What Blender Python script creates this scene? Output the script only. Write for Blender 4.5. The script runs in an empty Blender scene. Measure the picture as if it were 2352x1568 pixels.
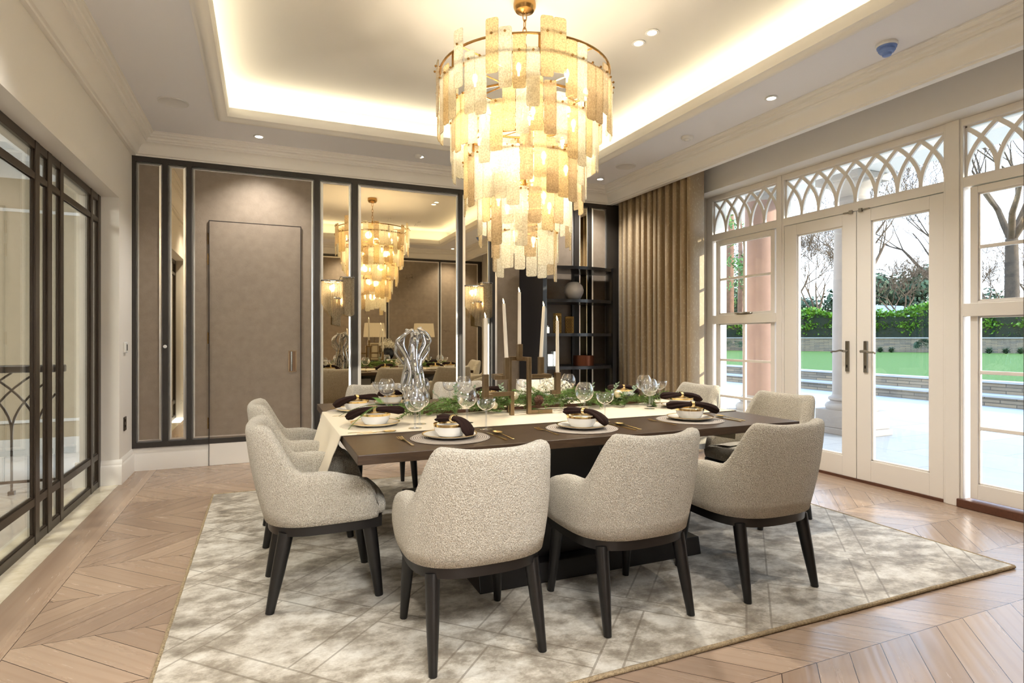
import bpy, math, random
from math import sin, cos, pi, radians as R, sqrt, atan2
from mathutils import Vector, Matrix, noise
random.seed(7)
SC = bpy.context.scene
COL = SC.collection
V = Vector

# ------------------------------------------------------------------ mesh helper
class MB:
    def __init__(s): s.v = []; s.f = []
    def add(s, vs, fs):
        b = len(s.v); s.v += [tuple(p) for p in vs]; s.f += [tuple(b + i for i in f) for f in fs]; return s
    def box(s, x0, y0, z0, x1, y1, z1):
        x0, x1 = min(x0, x1), max(x0, x1); y0, y1 = min(y0, y1), max(y0, y1); z0, z1 = min(z0, z1), max(z0, z1)
        return s.add([(x0,y0,z0),(x1,y0,z0),(x1,y1,z0),(x0,y1,z0),(x0,y0,z1),(x1,y0,z1),(x1,y1,z1),(x0,y1,z1)],
                     [(3,2,1,0),(4,5,6,7),(0,1,5,4),(1,2,6,5),(2,3,7,6),(3,0,4,7)])
    def bar(s, a, b, w, h, up=(0,0,1)):
        a = V(a); b = V(b); d = (b - a).normalized(); u = V(up)
        if abs(d.dot(u)) > .98: u = V((0,1,0))
        x = d.cross(u).normalized(); y = x.cross(d).normalized()
        c = [(-w/2,-h/2),(w/2,-h/2),(w/2,h/2),(-w/2,h/2)]
        vs = [a + x*i + y*j for i, j in c] + [b + x*i + y*j for i, j in c]
        return s.add(vs, [(3,2,1,0),(4,5,6,7),(0,1,5,4),(1,2,6,5),(2,3,7,6),(3,0,4,7)])
    def tube(s, pts, rad, n=8, cap=True, ell=None, twist=None):
        pts = [V(p) for p in pts]
        if not hasattr(rad, '__len__'): rad = [rad]*len(pts)
        d0 = (pts[1]-pts[0]).normalized(); u = V((0,0,1)) if abs(d0.z) < .9 else V((1,0,0))
        x = d0.cross(u).normalized(); vs = []
        for i, p in enumerate(pts):
            d = (pts[min(i+1, len(pts)-1)] - pts[max(i-1, 0)]).normalized()
            x = (x - d*x.dot(d)).normalized(); y = d.cross(x)
            for k in range(n):
                t = 2*pi*k/n; r = rad[i]; rx = ry = r
                if ell: rx, ry = r*ell[0], r*ell[1]
                if twist: q = twist(i, t); rx *= q; ry *= q
                vs.append(p + x*cos(t)*rx + y*sin(t)*ry)
        fs = []
        for i in range(len(pts)-1):
            for k in range(n):
                k2 = (k+1) % n; fs.append((i*n+k, i*n+k2, (i+1)*n+k2, (i+1)*n+k))
        if cap: fs.append(tuple(range(n))[::-1]); fs.append(tuple((len(pts)-1)*n + k for k in range(n)))
        return s.add(vs, fs)
    def lathe(s, prof, n=32, c=(0,0,0), f=None, a0=0, a1=2*pi, sc=(1,1)):
        full = abs(a1-a0-2*pi) < 1e-6; m = n if full else n+1; vs = []; fs = []
        for r, z in prof:
            for k in range(m):
                t = a0+(a1-a0)*k/n; q = f(t, z) if f else 1
                vs.append((c[0]+r*q*cos(t)*sc[0], c[1]+r*q*sin(t)*sc[1], c[2]+z))
        for i in range(len(prof)-1):
            for k in range(n):
                k2 = (k+1) % m; fs.append((i*m+k, i*m+k2, (i+1)*m+k2, (i+1)*m+k))
        return s.add(vs, fs)
    def sphere(s, c, r, n=12, sc=(1,1,1)):
        m = n//2; vs = [(c[0]+r*sc[0]*sin(pi*i/m)*cos(2*pi*k/n), c[1]+r*sc[1]*sin(pi*i/m)*sin(2*pi*k/n), c[2]+r*sc[2]*cos(pi*i/m)) for i in range(m+1) for k in range(n)]
        return s.add(vs, [(i*n+k, (i+1)*n+k, (i+1)*n+(k+1) % n, i*n+(k+1) % n) for i in range(m) for k in range(n)])
    def prism(s, poly, z0, z1, ax=2):
        # poly in the plane, extruded along ax
        def P(p, z): return (p[0],p[1],z) if ax == 2 else ((z,p[0],p[1]) if ax == 0 else (p[0],z,p[1]))
        n = len(poly); vs = [P(p, z0) for p in poly]+[P(p, z1) for p in poly]
        return s.add(vs, [tuple(range(n))[::-1], tuple(range(n, 2*n))]+[(i, (i+1) % n, n+(i+1) % n, n+i) for i in range(n)])
    def grid(s, fn, nu, nv, closeu=False):
        vs = [fn(i/nu, j/nv) for i in range(nu+1) for j in range(nv+1)]; m = nv+1
        return s.add(vs, [(i*m+j, (i+1)*m+j, (i+1)*m+j+1, i*m+j+1) for i in range(nu) for j in range(nv)])
    def strip(s, rings, cap=True):
        n = len(rings[0]); vs = [p for r in rings for p in r]
        fs = [(i*n+k, i*n+(k+1) % n, (i+1)*n+(k+1) % n, (i+1)*n+k) for i in range(len(rings)-1) for k in range(n)]
        if cap: fs += [tuple(range(n))[::-1], tuple((len(rings)-1)*n+k for k in range(n))]
        return s.add(vs, fs)
    def build(s, name, mat, parent=None, smooth=35, bevel=0, sub=0, local=False):
        me = bpy.data.meshes.new(name); vs = s.v
        if parent is None:
            xs = [p[0] for p in vs]; ys = [p[1] for p in vs]; zs = [p[2] for p in vs]
            off = V(((min(xs)+max(xs))/2, (min(ys)+max(ys))/2, min(zs)))
        else:
            off = V((0,0,0)); q = parent
            while q is not None: off += q.location; q = q.parent
        me.from_pydata([(p[0]-off.x, p[1]-off.y, p[2]-off.z) for p in vs], [], s.f)
        me.materials.append(mat)
        import bmesh
        bm = bmesh.new(); bm.from_mesh(me); bmesh.ops.recalc_face_normals(bm, faces=bm.faces[:]) if len(vs) < 60000 else None
        bm.to_mesh(me); bm.free()
        if smooth:
            me.shade_smooth()
            if smooth < 180: me.set_sharp_from_angle(angle=R(smooth))
        me.update()
        o = bpy.data.objects.new(name, me); COL.objects.link(o)
        if parent is None: o.location = off
        else: o.parent = parent
        if bevel:
            b = o.modifiers.new('b', 'BEVEL'); b.width = bevel; b.segments = 2; b.limit_method = 'ANGLE'; b.angle_limit = R(40)
            b.harden_normals = False
        if sub:
            b = o.modifiers.new('s', 'SUBSURF'); b.levels = sub; b.render_levels = sub
        return o

def tag(o, label=None, cat=None, group=None, kind=None):
    if label: o['label'] = label
    if cat: o['category'] = cat
    if group: o['group'] = group
    if kind: o['kind'] = kind
    return o
def empty(name, loc, label, cat, group=None, kind=None):
    o = bpy.data.objects.new(name, None); o.empty_display_size = .1; COL.objects.link(o); o.location = loc
    return tag(o, label, cat, group, kind)
def struct(o): o['kind'] = 'structure'; return o
def copy_tree(o, parent=None):
    c = o.copy(); COL.objects.link(c)
    if parent: c.parent = parent
    for ch in [x for x in o.children]: copy_tree(ch, c)
    return c

# ------------------------------------------------------------------ materials
def srgb(r, g, b):
    f = lambda c: (c/255/12.92) if c <= 10 else ((c/255+.055)/1.055)**2.4
    return (f(r), f(g), f(b), 1)
class NT:
    def __init__(s, m): s.t = m.node_tree; s.n = s.t.nodes; s.l = s.t.links
    def new(s, ty, **kw):
        n = s.n.new(ty)
        for k, v in kw.items():
            if k == 'op': n.operation = v
            else: setattr(n, k, v)
        return n
    def set(s, n, **kw):
        for k, v in kw.items(): n.inputs[k.replace('_', ' ')].default_value = v
        return n
    def math(s, op, a, b=None, c=None):
        n = s.n.new('ShaderNodeMath'); n.operation = op
        for i, x in enumerate((a, b, c)):
            if x is None: continue
            if isinstance(x, (int, float)): n.inputs[i].default_value = x
            else: s.l.new(x, n.inputs[i])
        return n.outputs[0]
    def mix(s, f, a, b, mode='MIX'):
        n = s.n.new('ShaderNodeMix'); n.data_type = 'RGBA'; n.blend_type = mode
        for i, x in zip((0, 6, 7), (f, a, b)):
            if isinstance(x, (int, float)): n.inputs[i].default_value = x
            elif isinstance(x, tuple): n.inputs[i].default_value = x
            else: s.l.new(x, n.inputs[i])
        return n.outputs[2]
    def noise(s, scale, detail=3, rough=.5, vec=None, out=0):
        n = s.n.new('ShaderNodeTexNoise'); n.inputs['Scale'].default_value = scale; n.inputs['Detail'].default_value = detail; n.inputs['Roughness'].default_value = rough
        if vec is not None: s.l.new(vec, n.inputs['Vector'])
        return n.outputs[out]
    def ramp(s, f, stops):
        n = s.n.new('ShaderNodeValToRGB'); s.l.new(f, n.inputs[0]); cr = n.color_ramp
        while len(cr.elements) < len(stops): cr.elements.new(.5)
        for e, (p, c) in zip(cr.elements, stops): e.position = p; e.color = c
        return n.outputs[0]
    def bump(s, h, strength, dist=.01):
        n = s.n.new('ShaderNodeBump'); n.inputs['Strength'].default_value = strength; n.inputs['Distance'].default_value = dist; s.l.new(h, n.inputs['Height']); return n.outputs[0]
    def coord(s, kind='Object'): return s.n.new('ShaderNodeTexCoord').outputs[kind]
    def pos(s): return s.n.new('ShaderNodeNewGeometry').outputs['Position']
    def mapping(s, vec, scale=(1,1,1), rot=(0,0,0), loc=(0,0,0)):
        n = s.n.new('ShaderNodeMapping'); s.l.new(vec, n.inputs[0]); n.inputs['Scale'].default_value = scale; n.inputs['Rotation'].default_value = rot; n.inputs['Location'].default_value = loc; return n.outputs[0]
    def xyz(s, vec):
        n = s.n.new('ShaderNodeSeparateXYZ'); s.l.new(vec, n.inputs[0]); return n.outputs
    def comb(s, x, y, z=0.):
        n = s.n.new('ShaderNodeCombineXYZ')
        for i, q in enumerate((x, y, z)):
            if isinstance(q, (int, float)): n.inputs[i].default_value = q
            else: s.l.new(q, n.inputs[i])
        return n.outputs[0]
def M(name, col=(.5,.5,.5,1), rough=.5, metal=0, var=0, vscale=8, bump=0, bscale=60, spec=.5, sheen=0, emis=None, es=0, coat=0, stretch=None):
    m = bpy.data.materials.new(name); m.use_nodes = True; t = NT(m); b = t.n['Principled BSDF']
    if len(col) == 3: col = tuple(col)+(1,)
    b.inputs['Base Color'].default_value = col; b.inputs['Roughness'].default_value = rough; b.inputs['Metallic'].default_value = metal
    b.inputs['Specular IOR Level'].default_value = spec; b.inputs['Sheen Weight'].default_value = sheen; b.inputs['Coat Weight'].default_value = coat
    vec = t.coord()
    if stretch: vec = t.mapping(vec, scale=stretch)
    if var:
        n = t.noise(vscale, 4, .6, vec)
        dark = tuple(c*(1-var) for c in col[:3])+(1,); lite = tuple(min(1, c*(1+var)) for c in col[:3])+(1,)
        t.l.new(t.ramp(n, [(.3, dark), (.7, lite)]), b.inputs['Base Color'])
    if bump: t.l.new(t.bump(t.noise(bscale, 3, .6, vec), bump), b.inputs['Normal'])
    if emis: b.inputs['Emission Color'].default_value = emis; b.inputs['Emission Strength'].default_value = es
    return m
m_wall = M('wall_paint', srgb(238,234,227), .7, bump=.03, bscale=200)
m_ceil = M('ceiling_paint', srgb(226,223,219), .75)
m_soff = M('soffit_paint', srgb(240,240,244), .75)
m_trim = M('plaster_trim', srgb(243,240,234), .55)
m_frame = M('cream_window_paint', srgb(243,238,231), .38)
m_black = M('dark_stained_frame', srgb(48,44,40), .4, var=.1)
m_bronze = M('bronze_glazing_bar', srgb(50,40,29), .35, .4)
m_chrome = M('polished_chrome', (.58,.59,.62), .04, 1, bump=.015, bscale=14)
m_brass = M('aged_brass', srgb(148,128,100), .33, 1, var=.15, vscale=14)
m_antbrass = M('antique_brass', srgb(176,138,84), .25, 1)
m_gold = M('polished_gold', srgb(246,218,160), .2, 1)
m_leg = M('black_ash_wood', srgb(18,16,16), .34, var=.2, vscale=30)
m_blackwood = M('black_brown_wood', srgb(20,17,16), .38)
m_porcelain = M('white_porcelain', srgb(240,236,228), .12, coat=.5)
m_napkin = M('brown_linen', srgb(44,29,25), .9, bump=.3, bscale=400, spec=.15)
m_candle = M('ivory_wax', srgb(240,230,212), .4)
m_wick = M('flame_tip', srgb(250,235,200), .3, emis=(1,.85,.6,1), es=1.2)
m_white = M('white_plastic', srgb(236,236,234), .35)
m_bluep = M('pale_blue_plastic', srgb(120,150,215), .4)
m_dark = M('shadow_gap', srgb(30,22,20), .8)
m_steel = M('brushed_nickel', srgb(150,146,138), .28, 1)
m_shade = M('linen_lampshade', srgb(214,202,178), .8, bump=.2, bscale=300, emis=srgb(230,205,160), es=.15)
m_console = M('dark_lacquer', srgb(26,27,32), .25)
m_runner = M('cream_runner_cloth', srgb(226,212,184), .8, bump=.15, bscale=500, sheen=.2)
m_leafgrey = M('grey_green_leaf', srgb(120,140,112), .6)
m_petal = M('cream_petal', srgb(240,234,212), .6, var=.1, vscale=60)
m_berry = M('frosted_berry', srgb(66,58,62), .5)
m_bauble = M('pearl_bauble', srgb(226,212,178), .22, .3)
m_cone = M('pine_cone_wood', srgb(112,74,54), .6, var=.3, vscale=80)
m_needle = M('pine_needle', srgb(118,148,78), .55, var=.45, vscale=14)
m_twig = M('twig_bark', srgb(92,62,44), .8)
m_sill = M('brown_timber_sill', srgb(96,60,44), .4, var=.2, stretch=(1,12,12))
m_stonecol = M('pale_stone_column', srgb(160,152,144), .8, var=.06, vscale=5, bump=.1)
m_pinkcol = M('pink_stone_column', srgb(158,128,114), .8, var=.06, vscale=5, bump=.1)
m_ribvase = M('pale_grey_ceramic', srgb(196,192,190), .6)
m_copper = M('ribbed_copper', srgb(110,64,44), .35, .8)
m_downl = M('lit_lamp_lens', (1,1,1), .3, emis=(1,.93,.82,1), es=9)
m_bulb = M('lit_bulb', (1,1,1), .3, emis=(1,.8,.5,1), es=22)
for mm in (m_downl, m_bulb, m_wick, m_shade): mm.cycles.emission_sampling = 'NONE'
m_cap = M('stone_coping', srgb(160,158,154), .7, var=.05)
m_bark = M('tree_bark', srgb(74,62,50), .9, var=.3, vscale=3)
m_barkp = M('pale_winter_twigs', srgb(104,86,68), .9, var=.2, vscale=1)
m_barkpine = M('pine_bark', srgb(128,96,78), .9, var=.3, vscale=2)
m_conif = M('conifer_foliage', srgb(62,84,58), .8, var=.4, vscale=.6)
m_hedge = M('laurel_leaf', srgb(92,134,34), .38, var=.5, vscale=1.6)
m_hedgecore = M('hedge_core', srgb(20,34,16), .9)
m_shrub = M('shrub_leaf', srgb(52,76,48), .7, var=.3, vscale=6)
m_roof = M('slate_roof', srgb(140,150,176), .7)
m_fabhall = M('beige_hall_wall', srgb(196,180,152), .7)
m_crystal = M('crystal_block', srgb(225,232,240), .08, .2, bump=.8, bscale=60)

def glass_thin(name, tint=(1,1,1,1), refl=1.0, rough=0.0, ior=1.45, bump=0):
    m = bpy.data.materials.new(name); m.use_nodes = True; t = NT(m); t.n.remove(t.n['Principled BSDF'])
    out = t.n['Material Output']; tr = t.new('ShaderNodeBsdfTransparent'); tr.inputs[0].default_value = tint
    gl = t.new('ShaderNodeBsdfGlossy'); gl.inputs['Roughness'].default_value = rough; gl.inputs[0].default_value = (1,1,1,1)
    fr = t.new('ShaderNodeLayerWeight'); fr.inputs[0].default_value = .5
    f = t.math('MINIMUM', t.math('MULTIPLY', t.math('ADD', t.math('MULTIPLY', t.math('POWER', fr.outputs['Facing'], 5.), .96), .04), refl), .95)
    mx = t.new('ShaderNodeMixShader'); t.l.new(f, mx.inputs[0]); t.l.new(tr.outputs[0], mx.inputs[1]); t.l.new(gl.outputs[0], mx.inputs[2])
    t.l.new(mx.outputs[0], out.inputs[0]); return m
m_glass = glass_thin('window_glass', (.97,.985,.98,1), .8)
m_glassw = glass_thin('wine_glass_crystal', (.93,.945,.97,1), 3.6, .01)
m_glassp = glass_thin('partition_glass', (.93,.95,.93,1), 1.3)

def textured_glass(name, col, tfrac):
    m = bpy.data.materials.new(name); m.use_nodes = True; t = NT(m); t.n.remove(t.n['Principled BSDF']); out = t.n['Material Output']
    tr = t.new('ShaderNodeBsdfTransparent'); tr.inputs[0].default_value = tuple(c**.5 for c in col[:3])+(1,)
    tl = t.new('ShaderNodeBsdfTranslucent'); df = t.new('ShaderNodeBsdfDiffuse'); gl = t.new('ShaderNodeBsdfGlossy'); gl.inputs['Roughness'].default_value = .12
    no = t.noise(110, 2, .6, t.pos()); cc = t.mix(t.ramp(no, [(.35,(0,0,0,1)),(.65,(1,1,1,1))]), tuple(c*.7 for c in col[:3])+(1,), tuple(min(1, c*1.15) for c in col[:3])+(1,))
    t.l.new(cc, tl.inputs[0]); t.l.new(cc, df.inputs[0]); bn = t.bump(no, .9); t.l.new(bn, gl.inputs['Normal']); t.l.new(bn, tl.inputs['Normal'])
    a = t.new('ShaderNodeMixShader'); a.inputs[0].default_value = .35; t.l.new(tl.outputs[0], a.inputs[1]); t.l.new(df.outputs[0], a.inputs[2])
    b = t.new('ShaderNodeMixShader'); b.inputs[0].default_value = tfrac; t.l.new(a.outputs[0], b.inputs[1]); t.l.new(tr.outputs[0], b.inputs[2])
    fr = t.new('ShaderNodeLayerWeight'); fr.inputs[0].default_value = .5
    c = t.new('ShaderNodeMixShader'); t.l.new(t.math('ADD', t.math('MULTIPLY', t.math('POWER', fr.outputs['Facing'], 5.), .9), .05), c.inputs[0]); t.l.new(b.outputs[0], c.inputs[1]); t.l.new(gl.outputs[0], c.inputs[2])
    t.l.new(c.outputs[0], out.inputs[0]); return m
m_gl_clear = textured_glass('clear_seeded_glass', srgb(252,246,230), .4)
m_gl_amber = textured_glass('amber_seeded_glass', srgb(246,228,194), .3)
m_gl_smoke = textured_glass('smoky_seeded_glass', srgb(214,198,172), .36)
m_chainglass = textured_glass('silver_chain_fringe', srgb(225,212,185), .45)

def mirror_mat():
    m = bpy.data.materials.new('antiqued_mirror'); m.use_nodes = True; t = NT(m); b = t.n['Principled BSDF']; p = t.pos()
    b.inputs['Metallic'].default_value = 1; b.inputs['Roughness'].default_value = .015
    n1 = t.noise(5, 5, .65, p); n2 = t.noise(60, 3, .7, p)
    s = t.math('MULTIPLY', t.ramp(n1, [(.62,(0,0,0,1)),(.7,(1,1,1,1))]), t.ramp(n2, [(.5,(0,0,0,1)),(.6,(1,1,1,1))]))
    t.l.new(t.mix(s, srgb(226,212,184), srgb(150,140,122)), b.inputs['Base Color'])
    return m
m_mirror = mirror_mat()
m_bevel = M('bevelled_mirror_trim', (.95,.94,.92), .3, .8)

def fabric_panel():
    m = bpy.data.materials.new('taupe_wall_fabric'); m.use_nodes = True; t = NT(m); b = t.n['Principled BSDF']; p = t.pos()
    b.inputs['Roughness'].default_value = .42; b.inputs['Specular IOR Level'].default_value = .35
    n1 = t.noise(14, 4, .6, p); n2 = t.noise(300, 2, .5, t.mapping(p, scale=(1,1,.25)))
    vo = t.new('ShaderNodeTexVoronoi'); vo.feature = 'SMOOTH_F1'; vo.inputs['Scale'].default_value = 11; vo.inputs['Randomness'].default_value = .25; t.l.new(t.mapping(p, scale=(1,.01,1.15)), vo.inputs['Vector'])
    c = t.ramp(n1, [(.3, srgb(142,129,115)), (.7, srgb(155,141,126))])
    c = t.mix(t.math('MULTIPLY', vo.outputs['Distance'], .35), c, srgb(116,103,90)); t.l.new(c, b.inputs['Base Color'])
    t.l.new(t.bump(n2, .15), b.inputs['Normal']); return m
m_fabric = fabric_panel()

def boucle():
    m = bpy.data.materials.new('oatmeal_boucle'); m.use_nodes = True; t = NT(m); b = t.n['Principled BSDF']; p = t.coord()
    b.inputs['Roughness'].default_value = .95; b.inputs['Specular IOR Level'].default_value = .1; b.inputs['Sheen Weight'].default_value = .35
    n1 = t.noise(260, 2, .6, p); n2 = t.noise(520, 2, .6, p)
    v = t.new('ShaderNodeTexVoronoi'); v.inputs['Scale'].default_value = 260; t.l.new(t.mapping(p, scale=(1,1,.6)), v.inputs['Vector'])
    t.l.new(t.ramp(n1, [(.3, srgb(152,140,120)), (.47, srgb(200,190,171)), (.68, srgb(232,226,212))]), b.inputs['Base Color'])
    h = t.math('ADD', t.math('MULTIPLY', v.outputs['Distance'], -1.), t.math('MULTIPLY', n2, .5)); t.l.new(t.bump(h, 1., .006), b.inputs['Normal']); return m
m_boucle = boucle()

def floor_mat():
    m = bpy.data.materials.new('oak_chevron_floor'); m.use_nodes = True; t = NT(m); b = t.n['Principled BSDF']; p = t.pos(); x, y, z = t.xyz(p)
    rw = .445; pw = .182
    yy = t.math('DIVIDE', t.math('SUBTRACT', y, 1.593), rw); k = t.math('FLOOR', yy)
    par = t.math('PINGPONG', k, 1.)               # 0 even, 1 odd
    sg = t.math('SUBTRACT', 1., t.math('MULTIPLY', par, 2.))  # +1 even -> direction -45
    # coordinate constant along plank: even x+y, odd x-y
    c = t.math('ADD', x, t.math('MULTIPLY', sg, t.math('SUBTRACT', y, 1.593)))
    cd = t.math('DIVIDE', t.math('ADD', c, .05), pw); pid = t.math('FLOOR', cd)
    al = t.math('SUBTRACT', x, t.math('MULTIPLY', sg, y))     # along the plank
    fr1 = t.math('FRACT', cd); d1 = t.math('MULTIPLY', t.math('MINIMUM', fr1, t.math('SUBTRACT', 1., fr1)), pw*.707)
    fr2 = t.math('FRACT', yy); d2 = t.math('MULTIPLY', t.math('MINIMUM', fr2, t.math('SUBTRACT', 1., fr2)), rw)
    gap = t.math('LESS_THAN', t.math('MINIMUM', d1, d2), .0014)
    # borders (planks parallel to the walls)
    bo = t.math('MAXIMUM', t.math('LESS_THAN', x, -.94), t.math('GREATER_THAN', x, 4.47))
    bl = t.math('MAXIMUM', t.math('LESS_THAN', t.math('ABSOLUTE', t.math('ADD', x, .94)), .0014), t.math('LESS_THAN', t.math('ABSOLUTE', t.math('SUBTRACT', x, 4.47)), .0014))
    def sel(a, c2): return t.math('ADD', t.math('MULTIPLY', a, t.math('SUBTRACT', 1., bo)), t.math('MULTIPLY', c2, bo))
    gap = t.math('MAXIMUM', t.math('MULTIPLY', gap, t.math('SUBTRACT', 1., bo)), bl)
    pid = sel(pid, t.math('FLOOR', t.math('DIVIDE', y, 2.3))); al = sel(al, y); cc = sel(c, x); k2 = sel(k, t.math('FLOOR', x))
    wn = t.new('ShaderNodeTexWhiteNoise'); wn.noise_dimensions = '2D'; t.l.new(t.comb(pid, k2), wn.inputs['Vector']); r = wn.outputs['Value']
    gv = t.comb(t.math('MULTIPLY', al, 1.1), t.math('MULTIPLY', cc, 9.), t.math('MULTIPLY', r, 40.))
    g = t.noise(1., 5, .62, gv); gd = t.new('ShaderNodeTexWave'); gd.inputs['Scale'].default_value = .55; gd.inputs['Distortion'].default_value = 9; gd.inputs['Detail'].default_value = 3; gd.inputs['Detail Scale'].default_value = .7; gd.bands_direction = 'Y'; t.l.new(gv, gd.inputs['Vector'])
    base = t.ramp(r, [(0, srgb(150,128,110)), (.5, srgb(162,139,119)), (1, srgb(174,151,130))])
    base = t.mix(t.math('MULTIPLY', t.ramp(g, [(.35,(0,0,0,1)),(.75,(1,1,1,1))]), .2), base, srgb(196,172,148))
    base = t.mix(t.math('MULTIPLY', t.ramp(gd.outputs['Fac'], [(.0,(1,1,1,1)),(.3,(0,0,0,1))]), .16), base, srgb(140,110,88))
    base = t.mix(gap, base, srgb(58,40,30)); t.l.new(base, b.inputs['Base Color'])
    t.l.new(t.math('ADD', t.math('MULTIPLY', g, .16), .18), b.inputs['Roughness'])
    t.l.new(t.bump(t.math('SUBTRACT', t.math('ADD', t.math('MULTIPLY', g, .25), t.math('MULTIPLY', gd.outputs['Fac'], .25)), t.math('MULTIPLY', gap, 1.5)), .4, .003), b.inputs['Normal'])
    return m
m_floor = floor_mat()

def rug_mat():
    m = bpy.data.materials.new('carved_viscose_rug'); m.use_nodes = True; t = NT(m); b = t.n['Principled BSDF']; p = t.pos(); x, y, z = t.xyz(p)
    a = t.math('MULTIPLY', t.math('ADD', x, y), .7071); c = t.math('MULTIPLY', t.math('SUBTRACT', x, y), .7071)
    P1 = .53; S1 = .105; w = .0045
    def lines(u):
        q = t.math('MULTIPLY', t.math('FRACT', t.math('DIVIDE', u, P1)), P1)
        l = t.math('MAXIMUM', t.math('LESS_THAN', t.math('ABSOLUTE', t.math('SUBTRACT', q, w)), w), t.math('LESS_THAN', t.math('ABSOLUTE', t.math('SUBTRACT', q, S1)), w))
        ins = t.math('LESS_THAN', q, S1)
        return l, ins, t.math('FLOOR', t.math('DIVIDE', u, P1))
    la, ia, ka = lines(a); lc, ic, kc = lines(t.math('ADD', c, 5.3))
    par = t.math('PINGPONG', t.math('ADD', ka, kc), 1.)
    # weave: where strips cross the under strip is interrupted
    la = t.math('MULTIPLY', la, t.math('SUBTRACT', 1., t.math('MULTIPLY', ic, par)))
    lc = t.math('MULTIPLY', lc, t.math('SUBTRACT', 1., t.math('MULTIPLY', ia, t.math('SUBTRACT', 1., par))))
    gr = t.math('MAXIMUM', la, lc)
    n1 = t.noise(4.5, 6, .7, t.mapping(p, scale=(1,1.5,1), rot=(0,0,.5))); n2 = t.noise(13, 4, .7, p); n3 = t.noise(260, 2, .6, t.mapping(p, rot=(0,0,.785), scale=(.15,1,1)))
    f = t.math('ADD', t.math('MULTIPLY', n1, .72), t.math('MULTIPLY', n2, .28))
    col = t.ramp(f, [(.36, srgb(112,100,84)), (.46, srgb(158,148,132)), (.52, srgb(196,188,173)), (.61, srgb(226,221,209))])
    col = t.mix(t.math('MULTIPLY', n3, .25), col, srgb(150,140,120)); col = t.mix(t.math('MULTIPLY', gr, .55), col, srgb(104,90,70))
    t.l.new(col, b.inputs['Base Color']); b.inputs['Roughness'].default_value = .5; b.inputs['Sheen Weight'].default_value = .25; b.inputs['Specular IOR Level'].default_value = .35
    b.inputs['Anisotropic'].default_value = .5
    h = t.math('ADD', t.math('SUBTRACT', t.math('MULTIPLY', n3, .3), t.math('MULTIPLY', gr, 1.2)), t.math('MULTIPLY', n2, .6)); t.l.new(t.bump(h, .6, .008), b.inputs['Normal']); return m
m_rug = rug_mat()
m_rugedge = M('rug_bound_edge', srgb(170,150,118), .95, var=.35, vscale=90, bump=1, bscale=150)

def wood_table():
    m = bpy.data.materials.new('dark_oak_veneer'); m.use_nodes = True; t = NT(m); b = t.n['Principled BSDF']; p = t.pos()
    g = t.noise(6, 6, .7, t.mapping(p, scale=(1.2,16,16))); g2 = t.noise(80, 2, .6, t.mapping(p, scale=(.3,9,9)))
    c = t.ramp(g, [(.3, srgb(48,35,25)), (.55, srgb(70,53,38)), (.8, srgb(88,68,49))]); c = t.mix(t.math('MULTIPLY', g2, .4), c, srgb(62,47,36)); t.l.new(c, b.inputs['Base Color'])
    b.inputs['Roughness'].default_value = .34; b.inputs['Specular IOR Level'].default_value = .35; t.l.new(t.bump(g2, .12, .004), b.inputs['Normal']); return m
m_table = wood_table()

def curtain_mat():
    m = bpy.data.materials.new('gold_woven_curtain'); m.use_nodes = True; t = NT(m); b = t.n['Principled BSDF']; p = t.pos()
    n = t.noise(55, 3, .7, t.mapping(p, scale=(1,1,.6))); s = t.ramp(n, [(.56,(0,0,0,1)),(.64,(1,1,1,1))])
    t.l.new(t.mix(t.math('MULTIPLY', s, .4), srgb(160,138,106), srgb(204,188,156)), b.inputs['Base Color']); b.inputs['Roughness'].default_value = .6; b.inputs['Sheen Weight'].default_value = .3
    return m
m_curtain = curtain_mat()
def marble():
    m = bpy.data.materials.new('cream_marble'); m.use_nodes = True; t = NT(m); b = t.n['Principled BSDF']; p = t.pos()
    n = t.noise(7, 7, .7, p); t.l.new(t.ramp(n, [(.3, srgb(196,184,158)), (.6, srgb(220,212,192))]), b.inputs['Base Color']); b.inputs['Roughness'].default_value = .12; return m
m_marble = marble()
m_hallfloor = M('polished_hall_floor', srgb(206,202,196), .1, var=.04, vscale=2)
def stone_wall():
    m = bpy.data.materials.new('stacked_stone'); m.use_nodes = True; t = NT(m); b = t.n['Principled BSDF']; p = t.pos(); x, y, z = t.xyz(p)
    br = t.new('ShaderNodeTexBrick'); t.l.new(t.comb(t.math('SUBTRACT', y, t.math('MULTIPLY', x, .3)), z), br.inputs['Vector'])
    br.inputs['Scale'].default_value = 1; br.inputs['Brick Width'].default_value = .5; br.inputs['Row Height'].default_value = .065; br.inputs['Mortar Size'].default_value = .008
    br.inputs['Color1'].default_value = srgb(140,120,94); br.inputs['Color2'].default_value = srgb(88,82,76); br.inputs['Mortar'].default_value = srgb(46,40,33)
    n = t.noise(3, 5, .7, p); c = t.mix(t.math('MULTIPLY', n, .45), br.outputs['Color'], srgb(164,150,130)); t.l.new(c, b.inputs['Base Color']); b.inputs['Roughness'].default_value = .9
    t.l.new(t.bump(br.outputs['Fac'], .6, -.02), b.inputs['Normal']); return m
m_stone = stone_wall()
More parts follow.
